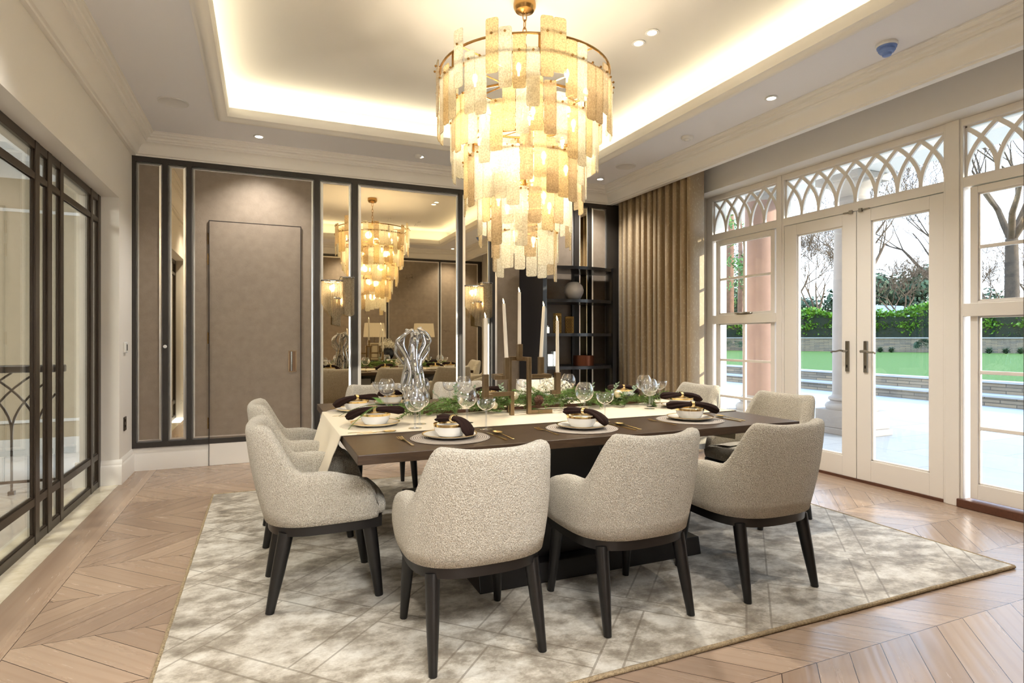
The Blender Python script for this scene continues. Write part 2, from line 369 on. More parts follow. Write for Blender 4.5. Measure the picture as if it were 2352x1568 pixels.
def paving():
    m = bpy.data.materials.new('pale_terrace_paving'); m.use_nodes = True; t = NT(m); b = t.n['Principled BSDF']; p = t.pos()
    br = t.new('ShaderNodeTexBrick'); t.l.new(t.mapping(p, rot=(0,0,pi/2)), br.inputs['Vector']); br.inputs['Scale'].default_value = 1; br.inputs['Brick Width'].default_value = 1.2; br.inputs['Row Height'].default_value = .8; br.inputs['Mortar Size'].default_value = .004
    br.inputs['Color1'].default_value = srgb(168,166,162); br.inputs['Color2'].default_value = srgb(158,158,157); br.inputs['Mortar'].default_value = srgb(96,96,98)
    t.l.new(t.mix(t.math('MULTIPLY', t.noise(1.5, 5, .6, p), .35), br.outputs['Color'], srgb(146,150,154)), b.inputs['Base Color']); b.inputs['Roughness'].default_value = .55; return m
m_pave = paving()
def lawn():
    m = bpy.data.materials.new('mown_lawn'); m.use_nodes = True; t = NT(m); b = t.n['Principled BSDF']; p = t.pos()
    n = t.noise(22, 4, .7, p); n2 = t.noise(.5, 3, .5, p); c = t.ramp(n, [(.3, srgb(44,78,8)), (.7, srgb(80,112,18))]); t.l.new(t.mix(t.math('MULTIPLY', n2, .4), c, srgb(62,98,12)), b.inputs['Base Color']); b.inputs['Roughness'].default_value = .9; t.l.new(t.bump(n, .6, .03), b.inputs['Normal']); return m
m_lawn = lawn()
m_soil = M('woodland_ground', srgb(84,78,56), .95, var=.3, vscale=.4)

# ------------------------------------------------------------------ key dimensions
XL, YB, XW, XI = -1.14, 6.39, 4.735, 4.53       # left wall, back wall, window frames, inner face of window wall
ZS, ZC, ZCB = 3.15, 3.45, 2.95                   # soffit, upper ceiling, underside of cornice
YR = .45                                         # wall behind the table seen in the mirrors
CX, CY = 1.62, 3.49                              # table centre

# ------------------------------------------------------------------ shell
def sbox(name, mat, *boxes, bevel=0):
    mb = MB()
    for b in boxes: mb.box(*b)
    return struct(mb.build(name, mat, smooth=0, bevel=bevel))
sbox('floor', m_floor, (XL, -2.2, -.08, XW+.1, YB+.1, 0))
sbox('floor_threshold', m_marble, (-1.42, 3.0, -.08, XL, 5.857, .002))
sbox('floor_hallway', m_hallfloor, (-7, 0, -.08, -1.42, 8.2, 0))
# left wall with the wide opening to the hall (Y 2.4 .. 5.857, Z 0 .. 2.44)
sbox('wall_left', m_wall, (-1.42, 5.857, 0, XL, YB+.1, ZS), (-1.42, -2.2, 2.44, XL, 5.857, ZS), (-1.42, -2.2, 0, XL, 2.4, 2.44))
sbox('wall_back', m_wall, (XL-.28, YB+.012, 0, 5.2, YB+.2, 3.5))
# window wall: lintel above, wall beyond the reveal, wall nearer than the right window
sbox('wall_right', m_wall, (XI, 1.55, 2.865, XW+.3, 5.33, 3.5), (XI, 5.33, 0, XW+.3, YB+.1, 3.5), (XI, -2.2, 0, XW+.3, 1.55, 3.5))
# rear wall with the doorway the photograph is taken from
sbox('wall_rear', m_wall, (XL, YR-.2, 0, -.62, YR, 3.5), (.98, YR-.2, 0, XI, YR, 3.5), (-.62, YR-.2, 2.6, .98, YR, 3.5))
sbox('wall_passage', m_wall, (-1.3, -2.2, 0, XL, YR-.2, 3.5), (2.2, -2.2, 0, 2.35, YR-.2, 3.5), (-1.3, -2.35, 0, 2.35, -2.2, 3.5))
# soffit ring and raised centre
cx0, cx1, cy0, cy1 = -.306, 3.29, 1.29, 5.555
sbox('ceiling_soffit', m_soff, (XL-.3, cy1, ZS, 5.1, YB+.2, ZS+.06), (XL-.3, -2.3, ZS, 5.1, cy0, ZS+.06), (XL-.3, cy0, ZS, cx0, cy1, ZS+.06), (cx1, cy0, ZS, 5.1, cy1, ZS+.06))
sbox('ceiling', m_ceil, (XL-.3, -2.3, ZC, 5.1, YB+.2, ZC+.08))
rr = .28
sbox('wall_cove', m_ceil, (cx0-rr-.05, cy0-rr, ZS+.06, cx0-rr, cy1+rr, ZC), (cx1+rr, cy0-rr, ZS+.06, cx1+rr+.05, cy1+rr, ZC), (cx0-rr, cy1+rr, ZS+.06, cx1+rr, cy1+rr+.05, ZC), (cx0-rr, cy0-rr-.05, ZS+.06, cx1+rr, cy0-rr, ZC))
# cove lip moulding, mitred ring
def ring_profile(prof, x0, x1, y0, y1, outward=1):
    # prof: (offset inward from the rectangle, z); returns mitred closed ring
    mb = MB(); rings = []
    for o, z in prof: rings.append([(x0+o, y0+o, z), (x1-o, y0+o, z), (x1-o, y1-o, z), (x0+o, y1-o, z)])
    n = len(prof); vs = [p for r in rings for p in r]; fs = []
    for i in range(n):
        j = (i+1) % n
        for k in range(4): fs.append((i*4+k, i*4+(k+1) % 4, j*4+(k+1) % 4, j*4+k))
    return mb.add(vs, fs)
lip = [(-.085,ZS-.001),(-.085,ZS-.012),(-.07,ZS-.014),(-.062,ZS-.026),(-.045,ZS-.03),(-.032,ZS-.024),(-.02,ZS-.012),(-.008,ZS-.004),(.012,ZS+.0),(.022,ZS+.02),(.026,ZS+.045),(.026,ZS+.075),(0,ZS+.075),(0,ZS+.0)]
struct(ring_profile(lip, cx0, cx1, cy0, cy1).build('trim_1', m_trim, smooth=50))
# main cornice (offset from walls, z)
cor = [(0,ZCB-.0),(.03,ZCB),(.034,ZCB+.012),(.05,ZCB+.016),(.058,ZCB+.03),(.068,ZCB+.062),(.09,ZCB+.09),(.122,ZCB+.108),(.13,ZCB+.112),(.13,ZCB+.126),(.142,ZCB+.13),(.15,ZCB+.148),(.168,ZCB+.156),(.172,ZCB+.172),(.186,ZCB+.176),(.194,ZCB+.188),(.202,ZCB+.19),(.202,ZS+.0),(0,ZS)]
XBK = 4.09
struct(ring_profile(cor, XL, XBK, YR, YB).build('trim_2', m_trim, smooth=40))
sbox('wall_pelmet', m_trim, (XBK-.0, YR, ZCB, XBK+.03, YB, ZS))
# skirting
def skirt(name, pts, nrm):
    prof = [(0,0),(.022,0),(.022,.15),(.018,.165),(.014,.17),(.014,.185),(.008,.2),(.004,.21),(0,.212)]
    mb = MB()
    for (a, b), n in zip(pts, nrm):
        vs = [(a[0]+n[0]*o, a[1]+n[1]*o, z) for o, z in prof]+[(b[0]+n[0]*o, b[1]+n[1]*o, z) for o, z in prof]; k = len(prof)
        mb.add(vs, [(i, (i+1) % k, k+(i+1) % k, k+i) for i in range(k)]+[tuple(range(k)), tuple(range(k, 2*k))])
    return struct(mb.build(name, m_trim, smooth=30))
skirt('baseboard_left', [((XL, 5.857), (XL, YB)), ((-1.29, 5.857), (XL+.022, 5.857))], [(1,0), (0,-1)])
skirt('baseboard_back', [((XL, YB), (4.15, YB))], [(0,-1)])
skirt('baseboard_hall', [((-1.45, 5.857), (-1.34, 5.857))], [(0,-1)])

# ------------------------------------------------------------------ panelled back wall
yb = YB
fr = MB()
F0 = yb-.028
for a, b in [(-1.155,-1.11),(-.894,-.848),(-.69,-.65),(.476,.529),(.858,.917),(2.053,2.095),(2.44,2.495),(3.56,3.628),(3.765,3.81),(4.04,4.5)]: fr.box(a, F0, .217, b, yb+.01, 2.95)
fr.box(-1.155, F0+.001, 2.9, 4.5, yb+.01, 2.955); fr.box(-1.155, F0+.001, .214, 4.5, yb+.01, .262)
struct(fr.build('trim_3', m_black, smooth=0))
def wall_panel(name, a, b, mat, bevw, label, cat, group):
    root = empty(name, ((a+b)/2, yb-.01, .262), label, cat, group)
    MB().box(a+bevw, yb-.012, .262+bevw, b-bevw, yb+.011, 2.9-bevw).build('panel_face', mat, root, smooth=0)
    # bevelled mirror border, four mitred strips
    mb = MB(); o = [(a,.262),(b,.262),(b,2.9),(a,2.9)]; i = [(a+bevw,.262+bevw),(b-bevw,.262+bevw),(b-bevw,2.9-bevw),(a+bevw,2.9-bevw)]
    vs = [(x, yb-.008, z) for x, z in o]+[(x, yb-.020, z) for x, z in i]+[(x, yb-.0115, z) for x, z in i]
    mb.add(vs, [(k, (k+1) % 4, 4+(k+1) % 4, 4+k) for k in range(4)]+[(4+k, 4+(k+1) % 4, 8+(k+1) % 4, 8+k) for k in range(4)])
    mb.build('mirrored_border', m_bevel, root, smooth=0); return root
GP = 'mirror-edged panels of the back wall'
wall_panel('fabric_wall_panel', -1.11, -.894, m_fabric, .026, 'narrow taupe fabric wall panel with mirrored edge in the left corner of the back wall', 'wall panel', GP)
wall_panel('mirror_panel', -.848, -.69, m_mirror, .03, 'narrowest full-height mirror strip, left of the concealed door', 'mirror', GP)
pd = wall_panel('fabric_wall_panel', -.65, .476, m_fabric, .028, 'wide taupe fabric wall panel that contains the concealed door', 'wall panel', GP)
wall_panel('mirror_panel', .529, .858, m_mirror, .034, 'medium-width mirror panel behind the left wall sconce', 'mirror', GP)
wall_panel('mirror_panel', .917, 2.053, m_mirror, .034, 'widest antiqued mirror panel reflecting the chandelier', 'mirror', GP)
wall_panel('mirror_panel', 2.095, 2.44, m_mirror, .034, 'mirror panel behind the right wall sconce', 'mirror', GP)
wall_panel('fabric_wall_panel', 2.495, 3.56, m_fabric, .028, 'wide taupe fabric wall panel partly behind the dark shelf unit', 'wall panel', GP)
wall_panel('mirror_panel', 3.628, 3.765, m_mirror, .02, 'narrow mirror strip above the dark shelf unit', 'mirror', GP)
wall_panel('fabric_wall_panel', 3.81, 4.04, m_fabric, .026, 'narrow taupe fabric wall panel beside the curtain', 'wall panel', GP)
# jib door: outline, hinges, flush pull
jd = empty('door_1', (-.08, yb-.02, 0), None, None); struct(jd)
MB().box(-.5, yb-.0135, 0, .343, yb-.0105, 2.395).build('door_leaf', m_fabric, jd, smooth=0)
mb = MB()
for a, b in [(-.503,-.497),(.340,.346)]: mb.box(a, yb-.030, .262, b, yb-.009, 2.395)
mb.box(-.503, yb-.015, 2.391, .346, yb-.009, 2.397); mb.build('shadow_gap', m_dark, jd, smooth=0)
MB().box(-.5, yb-.026, .003, .343, yb-.0, .214).build('skirting_section', m_trim, jd, smooth=0)
mb = MB(); mb.box(-.503, yb-.029, 0, -.498, yb-.02, .262); mb.build('shadow_gap', m_dark, jd, smooth=0)
for z0, z1 in [(2.16,2.27),(1.96,2.07),(1.19,1.3),(.36,.47)]:
    mb = MB(); mb.tube([(-.506, yb-.018, z0), (-.506, yb-.018, z1)], .008, 8); mb.box(-.514, yb-.018, z0, -.498, yb-.012, z1); mb.build('hinge', m_antbrass, jd)
mb = MB(); a, b, z0, z1 = .222, .301, .897, 1.117
mb.box(a, yb-.017, z0, b, yb-.012, z0+.008); mb.box(a, yb-.017, z1-.008, b, yb-.012, z1); mb.box(a, yb-.017, z0, a+.008, yb-.012, z1); mb.box(b-.008, yb-.017, z0, b, yb-.012, z1)
mb.build('pull_frame', m_brass, jd, smooth=0)
mb = MB(); mb.box(a+.008, yb-.0145, z0+.008, b-.008, yb-.0135, z1-.008); mb.build('pull_recess', M('recess_metal', srgb(110,86,64), .3, .6), jd, smooth=0)
mb = MB(); mb.tube([(a+.03, yb-.02, z0+.01), (a+.03, yb-.02, z1-.01)], .011, 12); mb.build('pull_bar', m_chrome, jd)
mb = MB(); mb.lathe([(0,0),(.016,0),(.016,.006),(0,.008)], 16)
mb.v = [(x-.871, F0-z-.0, y+1.165) for x, y, z in mb.v]
tag(mb.build('wall_mounted_button', m_white), 'small round white button on the black post left of the narrowest mirror', 'button')

# ------------------------------------------------------------------ rear wall (seen in the mirrors) with console, lamps, flowers
fr = MB()
for a, b in [(.985,1.03),(2.36,2.40),(3.50,3.54),(4.40,4.50)]: fr.box(a, YR-.0, .2, b, YR+.02, 2.95)
fr.box(.985, YR, 2.9, 4.5, YR+.021, 2.955); fr.box(.985, YR, .2, 4.5, YR+.021, .25); struct(fr.build('trim_4', m_black, smooth=0))
def rear_panel(a, b, label):
    root = empty('fabric_wall_panel', ((a+b)/2, YR+.01, .25), label, 'wall panel', 'fabric panels of the rear wall seen in the mirrors')
    MB().box(a+.018, YR, .27, b-.018, YR+.012, 2.88).build('panel_face', m_fabric, root, smooth=0)
    mb = MB()
    for q in [(a,.25,a+.018,2.9),(b-.018,.25,b,2.9),(a+.018,.25,b-.018,.27),(a+.018,2.88,b-.018,2.9)]: mb.box(q[0], YR, q[1], q[2], YR+.016, q[3])
    mb.build('mirrored_border', m_bevel, root, smooth=0)
rear_panel(1.03, 2.36, 'grey fabric panel reflected in the wide mirror behind the vase lamp')
rear_panel(2.40, 3.50, 'grey fabric panel reflected in the wide mirror behind the right table lamp')
rear_panel(3.54, 4.40, 'grey fabric panel reflected at the right edge of the mirrors')
co = empty('console_table', (2.68, YR+.2, 0), 'low dark lacquered console reflected in the wide mirror', 'console')
MB().box(1.86, YR+.03, .72, 3.5, YR+.36, .78).build('console_top', m_console, co, smooth=0, bevel=.004)
MB().box(1.9, YR+.03, .1, 3.46, YR+.34, .72).build('cabinet_body', m_console, co, smooth=0)
for x in (1.93, 3.43):
    for y in (YR+.06, YR+.31): MB().box(x-.02, y-.02, 0, x+.02, y+.02, .1).build('leg', m_console, co, smooth=0)
def table_lamp(x, label):
    y = YR+.19; r = empty('table_lamp', (x, y, .78), label, 'table lamp', 'pair of table lamps on the console')
    MB().box(x-.12, y-.07, .78, x+.12, y+.07, .80).build('base', m_brass, r, smooth=0, bevel=.003)
    MB().box(x-.1, y-.035, .80, x+.1, y+.035, 1.14).build('body', M('cream_lamp_body', srgb(205,192,160), .5), r, smooth=0, bevel=.003)
    mb = MB()
    for q in [(-.075,.83,-.06,1.11),(.06,.83,.075,1.11),(-.06,.83,.06,.845),(-.06,1.095,.06,1.11)]: mb.box(x+q[0], y+.035, q[1], x+q[2], y+.042, q[3])
    mb.build('raised_frame', m_brass, r, smooth=0)
    MB().tube([(x, y, 1.14), (x, y, 1.3)], .009, 8).build('stem', m_brass, r)
    mb = MB(); a, b = .21, .185
    vs = [(x+sx*a, y+sy*.11, 1.26) for sx, sy in ((-1,-1),(1,-1),(1,1),(-1,1))]+[(x+sx*b, y+sy*.095, 1.55) for sx, sy in ((-1,-1),(1,-1),(1,1),(-1,1))]
    mb.add(vs, [(0,1,5,4),(1,2,6,5),(2,3,7,6),(3,0,4,7)]); mb.build('lamp_shade', m_shade, r, smooth=0)
table_lamp(3.12, 'rectangular cream-shaded table lamp reflected at the right of the wide mirror, behind the sculpture')
table_lamp(2.08, 'rectangular cream-shaded table lamp reflected left in the wide mirror, behind the candles')
def hydrangea(root, c, r, n, mat=None):
    mb = MB()
    for i in range(n):
        z = 1-2*(i+.5)/n; a = i*2.39996; q = sqrt(1-z*z)
        if z < -.45: continue
        d = V((q*cos(a), q*sin(a), z)); p = V(c)+d*r*(1+.12*random.uniform(-1,1)); u = d.orthogonal().normalized(); w = d.cross(u)
        for k in range(4):
            t = k*pi/2+i; e = u*cos(t)+w*sin(t); f = u*cos(t+pi/2)+w*sin(t+pi/2); s = r*.26
            mb.add([p, p+(e*.6+f*.35)*s+d*s*.15, p+e*s+d*s*.25, p+(e*.6-f*.35)*s+d*s*.15], [(0,1,2,3)])
    return mb.build('bloom', mat or m_petal, root, smooth=180)
vs = empty('vase_of_hydrangeas', (2.36, YR+.2, .78), 'dark glossy vase of cream hydrangeas reflected in the wide mirror', 'flower vase')
MB().lathe([(.0,0),(.05,0),(.06,.01),(.11,.08),(.125,.14),(.11,.2),(.075,.235),(.07,.25),(.062,.25),(.06,.2)], 24, (2.36, YR+.2, .78)).build('vase', M('dark_blue_glaze', srgb(22,28,38), .1), vs)
for dx, dy, dz in [(-.08,0,.3),(.07,.03,.29),(0,-.03,.36),(.02,.05,.31)]: hydrangea(vs, (2.36+dx, YR+.2+dy, .78+dz), .085, 60)

# ------------------------------------------------------------------ wall details on the left wall
th = empty('wall_mounted_thermostat', (XL+.01, 6.055, 1.12), 'small white thermostat with grey screen on the left wall', 'thermostat')
MB().box(XL, 6.015, 1.115, XL+.018, 6.095, 1.21).build('body', m_white, th, smooth=0, bevel=.004)
MB().box(XL+.018, 6.045, 1.135, XL+.0195, 6.085, 1.19).build('screen', M('grey_screen', srgb(90,98,108), .2), th, smooth=0)
so = empty('wall_socket', (XL+.01, 6.055, .43), 'dark metal light socket low on the left wall above the skirting', 'socket')
MB().box(XL, 6.01, .43, XL+.008, 6.10, .55).build('plate', m_bronze, so, smooth=0, bevel=.002)
for z in (.46, .51): MB().box(XL+.008, 6.035, z, XL+.012, 6.05, z+.02).build('switch', m_dark, so, smooth=0)

# ------------------------------------------------------------------ glazed steel partition (X = -1.27)
XP = -1.27
pr_ = empty('door_2', (XP, 4.6, 0), None, None); struct(pr_)
posts = [(2.4,2.47),(3.28,3.34),(4.34,4.415),(4.56,4.64),(4.81,4.875),(5.56,5.62),(5.78,5.857)]
for i, (a, b) in enumerate(posts):
    mb = MB(); mb.box(XP-.03, a, 0, XP, b, 2.44); mb.box(XP-.024, a-.008, 0, XP-.012, b+.008, 2.44) ; mb.build('post', m_bronze, pr_, smooth=0, bevel=.003)
for z0, z1 in [(0,.055),(.235,.285),(2.205,2.245),(2.385,2.44)]:
    mb = MB(); mb.box(XP-.029, 2.4, z0, XP-.003, 5.857, z1); mb.box(XP-.024, 2.4, z0-.0, XP-.01, 5.857, z1+.01) if z1 < 2.4 else None; mb.build('rail', m_bronze, pr_, smooth=0, bevel=.003)
mb = MB(); mb.box(XP-.027, 2.4, .02, XP-.021, 5.85, 2.43); mb.build('glass_pane', m_glassp, pr_, smooth=0)

# hallway beyond
sbox('wall_hall', m_fabhall, (-7, 7.65, 0, -1.42, 7.8, 3.1), (-5.2, 0, 0, -5.05, 7.65, 3.1))
sbox('wall_hall_end', m_fabhall, (-7, -.1, 0, -1.42, 0, 3.1))
sbox('ceiling_hall', m_ceil, (-7, -.1, 3.1, -1.42, 7.8, 3.18))
mb = MB()
for a, b in [(-4.6,-3.1),(-2.95,-1.75)]:
    for q in [(a,.35,a+.03,2.6),(b-.03,.35,b,2.6),(a,.35,b,.38),(a,2.57,b,2.6)]: mb.box(q[0], 7.63, q[1], q[2], 7.65, q[3])
mb.box(-5.05, 7.63, 0, -1.42, 7.652, .18); mb.box(-5.05, 7.6, 2.92, -1.42, 7.65, 3.1)
struct(mb.build('trim_5', m_trim, smooth=0))
ra = empty('stair_balustrade', (-2.5, 5.8, 0), 'black railing of interlaced gothic arches in the hall behind the glazed partition', 'railing')
MB().box(-3.5, 5.765, .97, -1.50, 5.835, 1.03).build('handrail', m_leg, ra, smooth=0, bevel=.01)
MB().box(-3.5, 5.79, .09, -1.55, 5.81, .11).build('bottom_rail', m_bronze, ra, smooth=0)
MB().box(-1.56, 5.78, 0, -1.52, 5.82, .97).build('newel_post', m_bronze, ra, smooth=0, bevel=.004)
x = -3.45
while x < -1.6:
    mb = MB(); mb.tube([(x,5.8,0),(x,5.8,.5)], .009, 6); mb.box(x-.02, 5.78, 0, x+.02, 5.82, .03)
    for sg in (-1, 1):
        pts = [(x+sg*.32*t*t, 5.8, .5+.47*t) for t in [i/8 for i in range(9)]]
        pts = [p for p in pts if -3.5 <= p[0] <= -1.54]
        if len(pts) > 1: mb.tube(pts, .009, 6)
    mb.build('baluster', m_bronze, ra); x += .16

# ------------------------------------------------------------------ window wall
X0, X1 = XW, XW+.075
fr = MB()
for a, b in [(5.235,5.33),(4.237,4.33),(2.63,2.765),(1.55,1.62)]:
    fr.box(X0, a, 0, X1+.03, b, 2.865)
    fr.box(X0-.012, a+.02, .0, X0, b-.02, 2.865) if a < 5 and a > 2 else None
fr.box(X0+.001, 1.56, 2.81, X1+.029, 5.32, 2.865)          # head
for a, b in [(4.33,5.235),(2.765,4.237),(1.62,2.63)]: fr.box(X0+.002, a-.01, 2.355, X1+.028, b+.01, 2.43)
struct(fr.build('trim_6', m_frame, smooth=0, bevel=.004))
def sash_bars(mb, a, b, z0, z1, ny, nz, w=.026, xc=XW+.045, ts=.05, tb=.05):
    # frame of a sash plus muntins; glass area a..b, z0..z1
    mb.box(XW+.02, a-ts, z0-tb, XW+.062, a, z1+ts); mb.box(XW+.02, b, z0-tb, XW+.062, b+ts, z1+ts)
    mb.box(XW+.02, a, z1, XW+.062, b, z1+ts); mb.box(XW+.02, a, z0-tb, XW+.062, b, z0)
    for s, o in ((1, .0), (-1, .0)):  # glazing bead
        pass
    bd = .012
    mb.box(XW+.03, a, z0, XW+.052, a+bd, z1); mb.box(XW+.03, b-bd, z0, XW+.052, b, z1); mb.box(XW+.03, a, z0, XW+.052, b, z0+bd); mb.box(XW+.03, a, z1-bd, XW+.052, b, z1)
    for i in range(1, ny): y = a+(b-a)*i/ny; mb.box(XW+.028, y-w/2, z0, XW+.056, y+w/2, z1)
    for i in range(1, nz): z = z0+(z1-z0)*i/nz; mb.box(XW+.029, a, z-w/2, XW+.055, b, z+w/2)
def glass_box(root, a, b, z0, z1, x=XW+.043): MB().box(x-.002, a, z0, x+.002, b, z1).build('glass_pane', m_glass, root, smooth=0)
def tracery(root, a, b, n, z0=2.43, z1=2.81):
    s = (b-a)/n; H = z1-z0; mb = MB()
    for i in range(-1, n+1):
        for sg in (-1, 1):
            pts = []
            for k in range(15):
                t = k/14; y = a+i*s+sg*s*(t**2.1); z = z0+H*(t**.93)*.97
                if a <= y <= b: pts.append((XW+.04+.0015*sg, y, z))
            if len(pts) > 1:
                for p, q in zip(pts[:-1], pts[1:]): mb.bar(p, q, .03, .02, up=(1,0,0))
    mb.box(XW+.03, a, z0, XW+.055, a+.012, z1); mb.box(XW+.03, b-.012, z0, XW+.055, b, z1); mb.box(XW+.03, a, z1-.012, XW+.055, b, z1); mb.box(XW+.03, a, z0, XW+.055, b, z0+.01)
    mb.build('gothic_tracery', m_frame, root, smooth=30)
def window(name, a, b, full=True):
    w = empty(name, (XW+.04, (a+b)/2, .05), None, None); struct(w)
    ga, gb = a+.085, b-.085
    mb = MB(); sash_bars(mb, ga, gb, 1.515, 2.30, 2, 2); mb.build('upper_sash', m_frame, w, smooth=0, bevel=.003)
    mb = MB(); sash_bars(mb, ga, gb, .185, 1.405, 2, 3, tb=.11); mb.build('lower_sash', m_frame, w, smooth=0, bevel=.003)
    mb = MB(); mb.box(XW-.004, a, 1.405, XW+.06, b, 1.5); mb.build('meeting_rail', m_frame, w, smooth=0, bevel=.004)
    glass_box(w, ga, gb, 1.515, 2.30); glass_box(w, ga, gb, .185, 1.405); glass_box(w, a, b, 2.43, 2.81, XW+.041)
    tracery(w, a+.0, b-.0, round((b-a)/.185))
    mb = MB(); mb.box(XW-.03, a-.04, .0, XW+.09, b+.03, .062); mb.build('sill', m_sill, w, smooth=0, bevel=.006)
    return w
wl = window('window_1', 4.33, 5.235); wr = window('window_2', 1.62, 2.63)
mb = MB(); mb.tube([(XW-.006, 4.68, 1.515),(XW-.02,4.70,1.52),(XW-.03,4.76,1.51),(XW-.025,4.82,1.52),(XW-.006,4.84,1.515)], .007, 8); mb.box(XW-.012, 4.66, 1.508, XW+.02, 4.88, 1.518)
mb.build('window_catch', m_steel, wl)
def french_door(name, a, b, hy, sg):
    d = empty(name, (XW+.04, (a+b)/2, .02), None, None); struct(d)
    ga, gb = (a+.135, b-.145) if sg > 0 else (a+.105, b-.13)
    z0, z1 = .20, 2.245; mb = MB()
    mb.box(XW+.008, a+.003, .022, XW+.055, ga, 2.35); mb.box(XW+.008, gb, .022, XW+.055, b-.003, 2.35); mb.box(XW+.009, ga, .022, XW+.054, gb, z0); mb.box(XW+.009, ga, z1, XW+.054, gb, 2.35)
    bd = .014; mb.box(XW+.02, ga, z0, XW+.05, ga+bd, z1); mb.box(XW+.02, gb-bd, z0, XW+.05, gb, z1); mb.box(XW+.02, ga, z0, XW+.05, gb, z0+bd); mb.box(XW+.02, ga, z1-bd, XW+.05, gb, z1)
    mb.build('door_leaf', m_frame, d, smooth=0, bevel=.003); glass_box(d, ga, gb, z0, z1, XW+.035)
    pl = MB(); pl.box(XW-.004, hy-.018, .95, XW+.009, hy+.018, 1.22); h = pl.build('door_handle', m_steel, d, smooth=0, bevel=.004)
    mb = MB(); s = sg; mb.tube([(XW-.002, hy, 1.13),(XW-.05, hy, 1.13)], .01, 10)
    mb.tube([(XW-.05, hy-s*.01, 1.13),(XW-.052, hy+s*.03, 1.137),(XW-.052, hy+s*.07, 1.125),(XW-.05, hy+s*.105, 1.127),(XW-.046, hy+s*.12, 1.12),(XW-.046, hy+s*.112, 1.112)], [.012,.009,.008,.008,.01,.006], 10); mb.build('lever', m_steel, h)
    mb = MB(); mb.box(XW-.006, hy-.006, .985, XW-.003, hy+.006, 1.01); mb.build('keyhole', m_dark, h, smooth=0)
    mb = MB(); y = (a if sg > 0 else b); mb.box(XW-.004, y+sg*.03, 2.348, XW+.02, y+sg*.12, 2.358); mb.box(XW-.012, y+sg*.03, 2.335, XW+.005, y+sg*.06, 2.365); mb.build('top_bolt', m_steel, d, smooth=0)
    return d
french_door('door_3', 3.473, 4.237, 3.555, 1); french_door('door_4', 2.765, 3.473, 3.385, -1)
tw_ = empty('window_3', (XW+.04, 3.5, 2.43), None, None); struct(tw_); tracery(tw_, 2.765, 4.237, 8); glass_box(tw_, 2.765, 4.237, 2.43, 2.81, XW+.041)
MB_ = MB(); MB_.box(XW-.002, 2.765, 0, XW+.1, 4.237, .022); struct(MB_.build('trim_7', m_sill, smooth=0))
# dressing of the reveal (paint) comes with wall_right

# ------------------------------------------------------------------ curtain
def curtain():
    path = []; y0, y1 = 6.34, 5.03; N = 260
    for i in range(N+1):
        t = i/N; ph = t*2*pi*11+1.1*sin(t*11); path.append((4.165+.115*(1-abs(sin(ph/2))**.85)+.01*sin(ph*.37), y0+(y1-y0)*t-.012*sin(ph*2)))
    path += [(4.165,4.985),(4.16,4.955),(4.175,4.945),(4.24,4.95),(4.33,4.965),(4.40,4.99)]
    nz = 14; mb = MB(); n = len(path)
    for side, off in ((0, 0), (1, .006)):
        mb.add([(p[0]+off, p[1]+(off if k > N else 0), .015+3.08*j/nz) for k, p in enumerate(path) for j in range(nz+1)],
               [(i*(nz+1)+j, (i+1)*(nz+1)+j, (i+1)*(nz+1)+j+1, i*(nz+1)+j+1) for i in range(n-1) for j in range(nz)])
    return mb
tag(curtain().build('curtain', m_curtain, smooth=180), 'floor-length pleated gold curtain stacked between the shelf unit and the windows', 'curtain')

# ------------------------------------------------------------------ ceiling fittings
def downlight(x, y, z, label, power=30, warm=(1,.95,.88), spread=115):
    r = empty('downlight', (x, y, z-.01), label, 'downlight', None)
    mb = MB(); mb.lathe([(.034,0),(.046,-.002),(.05,-.008),(.046,-.011),(.034,-.009),(.034,0)], 32, (x, y, z)); mb.build('trim_ring', m_white, r)
    mb = MB(); mb.lathe([(0,-.0045),(.034,-.0045)], 24, (x, y, z)); mb.build('lens', m_downl, r)
    l = bpy.data.lights.new('downlight_lamp', 'SPOT'); l.energy = power; l.color = warm; l.spot_size = R(spread); l.spot_blend = .8; l.shadow_soft_size = .04
    o = bpy.data.objects.new('downlight_lamp', l); COL.objects.link(o); o.location = (x, y, z-.025)
DL = [(2.565,3.447,ZC,'nearer of the two adjacent lit downlights in the raised ceiling right of the chandelier'),
      (2.565,3.61,ZC,'further of the two adjacent lit downlights in the raised ceiling right of the chandelier'),
      (3.69,3.42,ZS,'lit downlight in the soffit on the window side'),
      (-.05,5.97,ZS,'lit downlight in the soffit above the concealed door'),
      (1.5,5.97,ZS,'lit downlight in the soffit hidden by the chandelier, above the wide mirror'),
      (3.69,5.97,ZS,'lit downlight in the soffit corner above the dark shelf unit'),
      (1.5,.87,ZS,'lit downlight in the rear soffit, seen only in the mirror'),
      (3.69,.87,ZS,'lit downlight in the rear soffit corner, seen only in the mirror'),
      (-.66,2.9,ZS,'lit downlight in the soffit near the glazed partition, above the left edge of the picture')]
for i, (x, y, z, lab) in enumerate(DL): downlight(x, y, z, lab, 66)
def disc_speaker(x, y, label):
    mb = MB(); mb.lathe([(0,-.003),(.098,-.003),(.105,-.007),(.112,-.004),(.113,0)], 40, (x, y, ZS)); tag(mb.build('ceiling_speaker', M('grille_paint', srgb(226,225,225), .8)), label, 'ceiling speaker', 'round in-ceiling speakers')
disc_speaker(-.68, 5.38, 'round flush ceiling speaker in the left corner of the soffit'); disc_speaker(3.68, 5.42, 'round flush ceiling speaker in the soffit right of the chandelier')
def sensor(x, y, label, s=1):
    mb = MB(); mb.lathe([(0,-.045*s),(.018*s,-.043*s),(.03*s,-.03*s),(.05*s,-.026*s),(.055*s,-.018*s),(.055*s,0)], 28, (x, y, ZS)); tag(mb.build('ceiling_sensor', m_white), label, 'sensor')
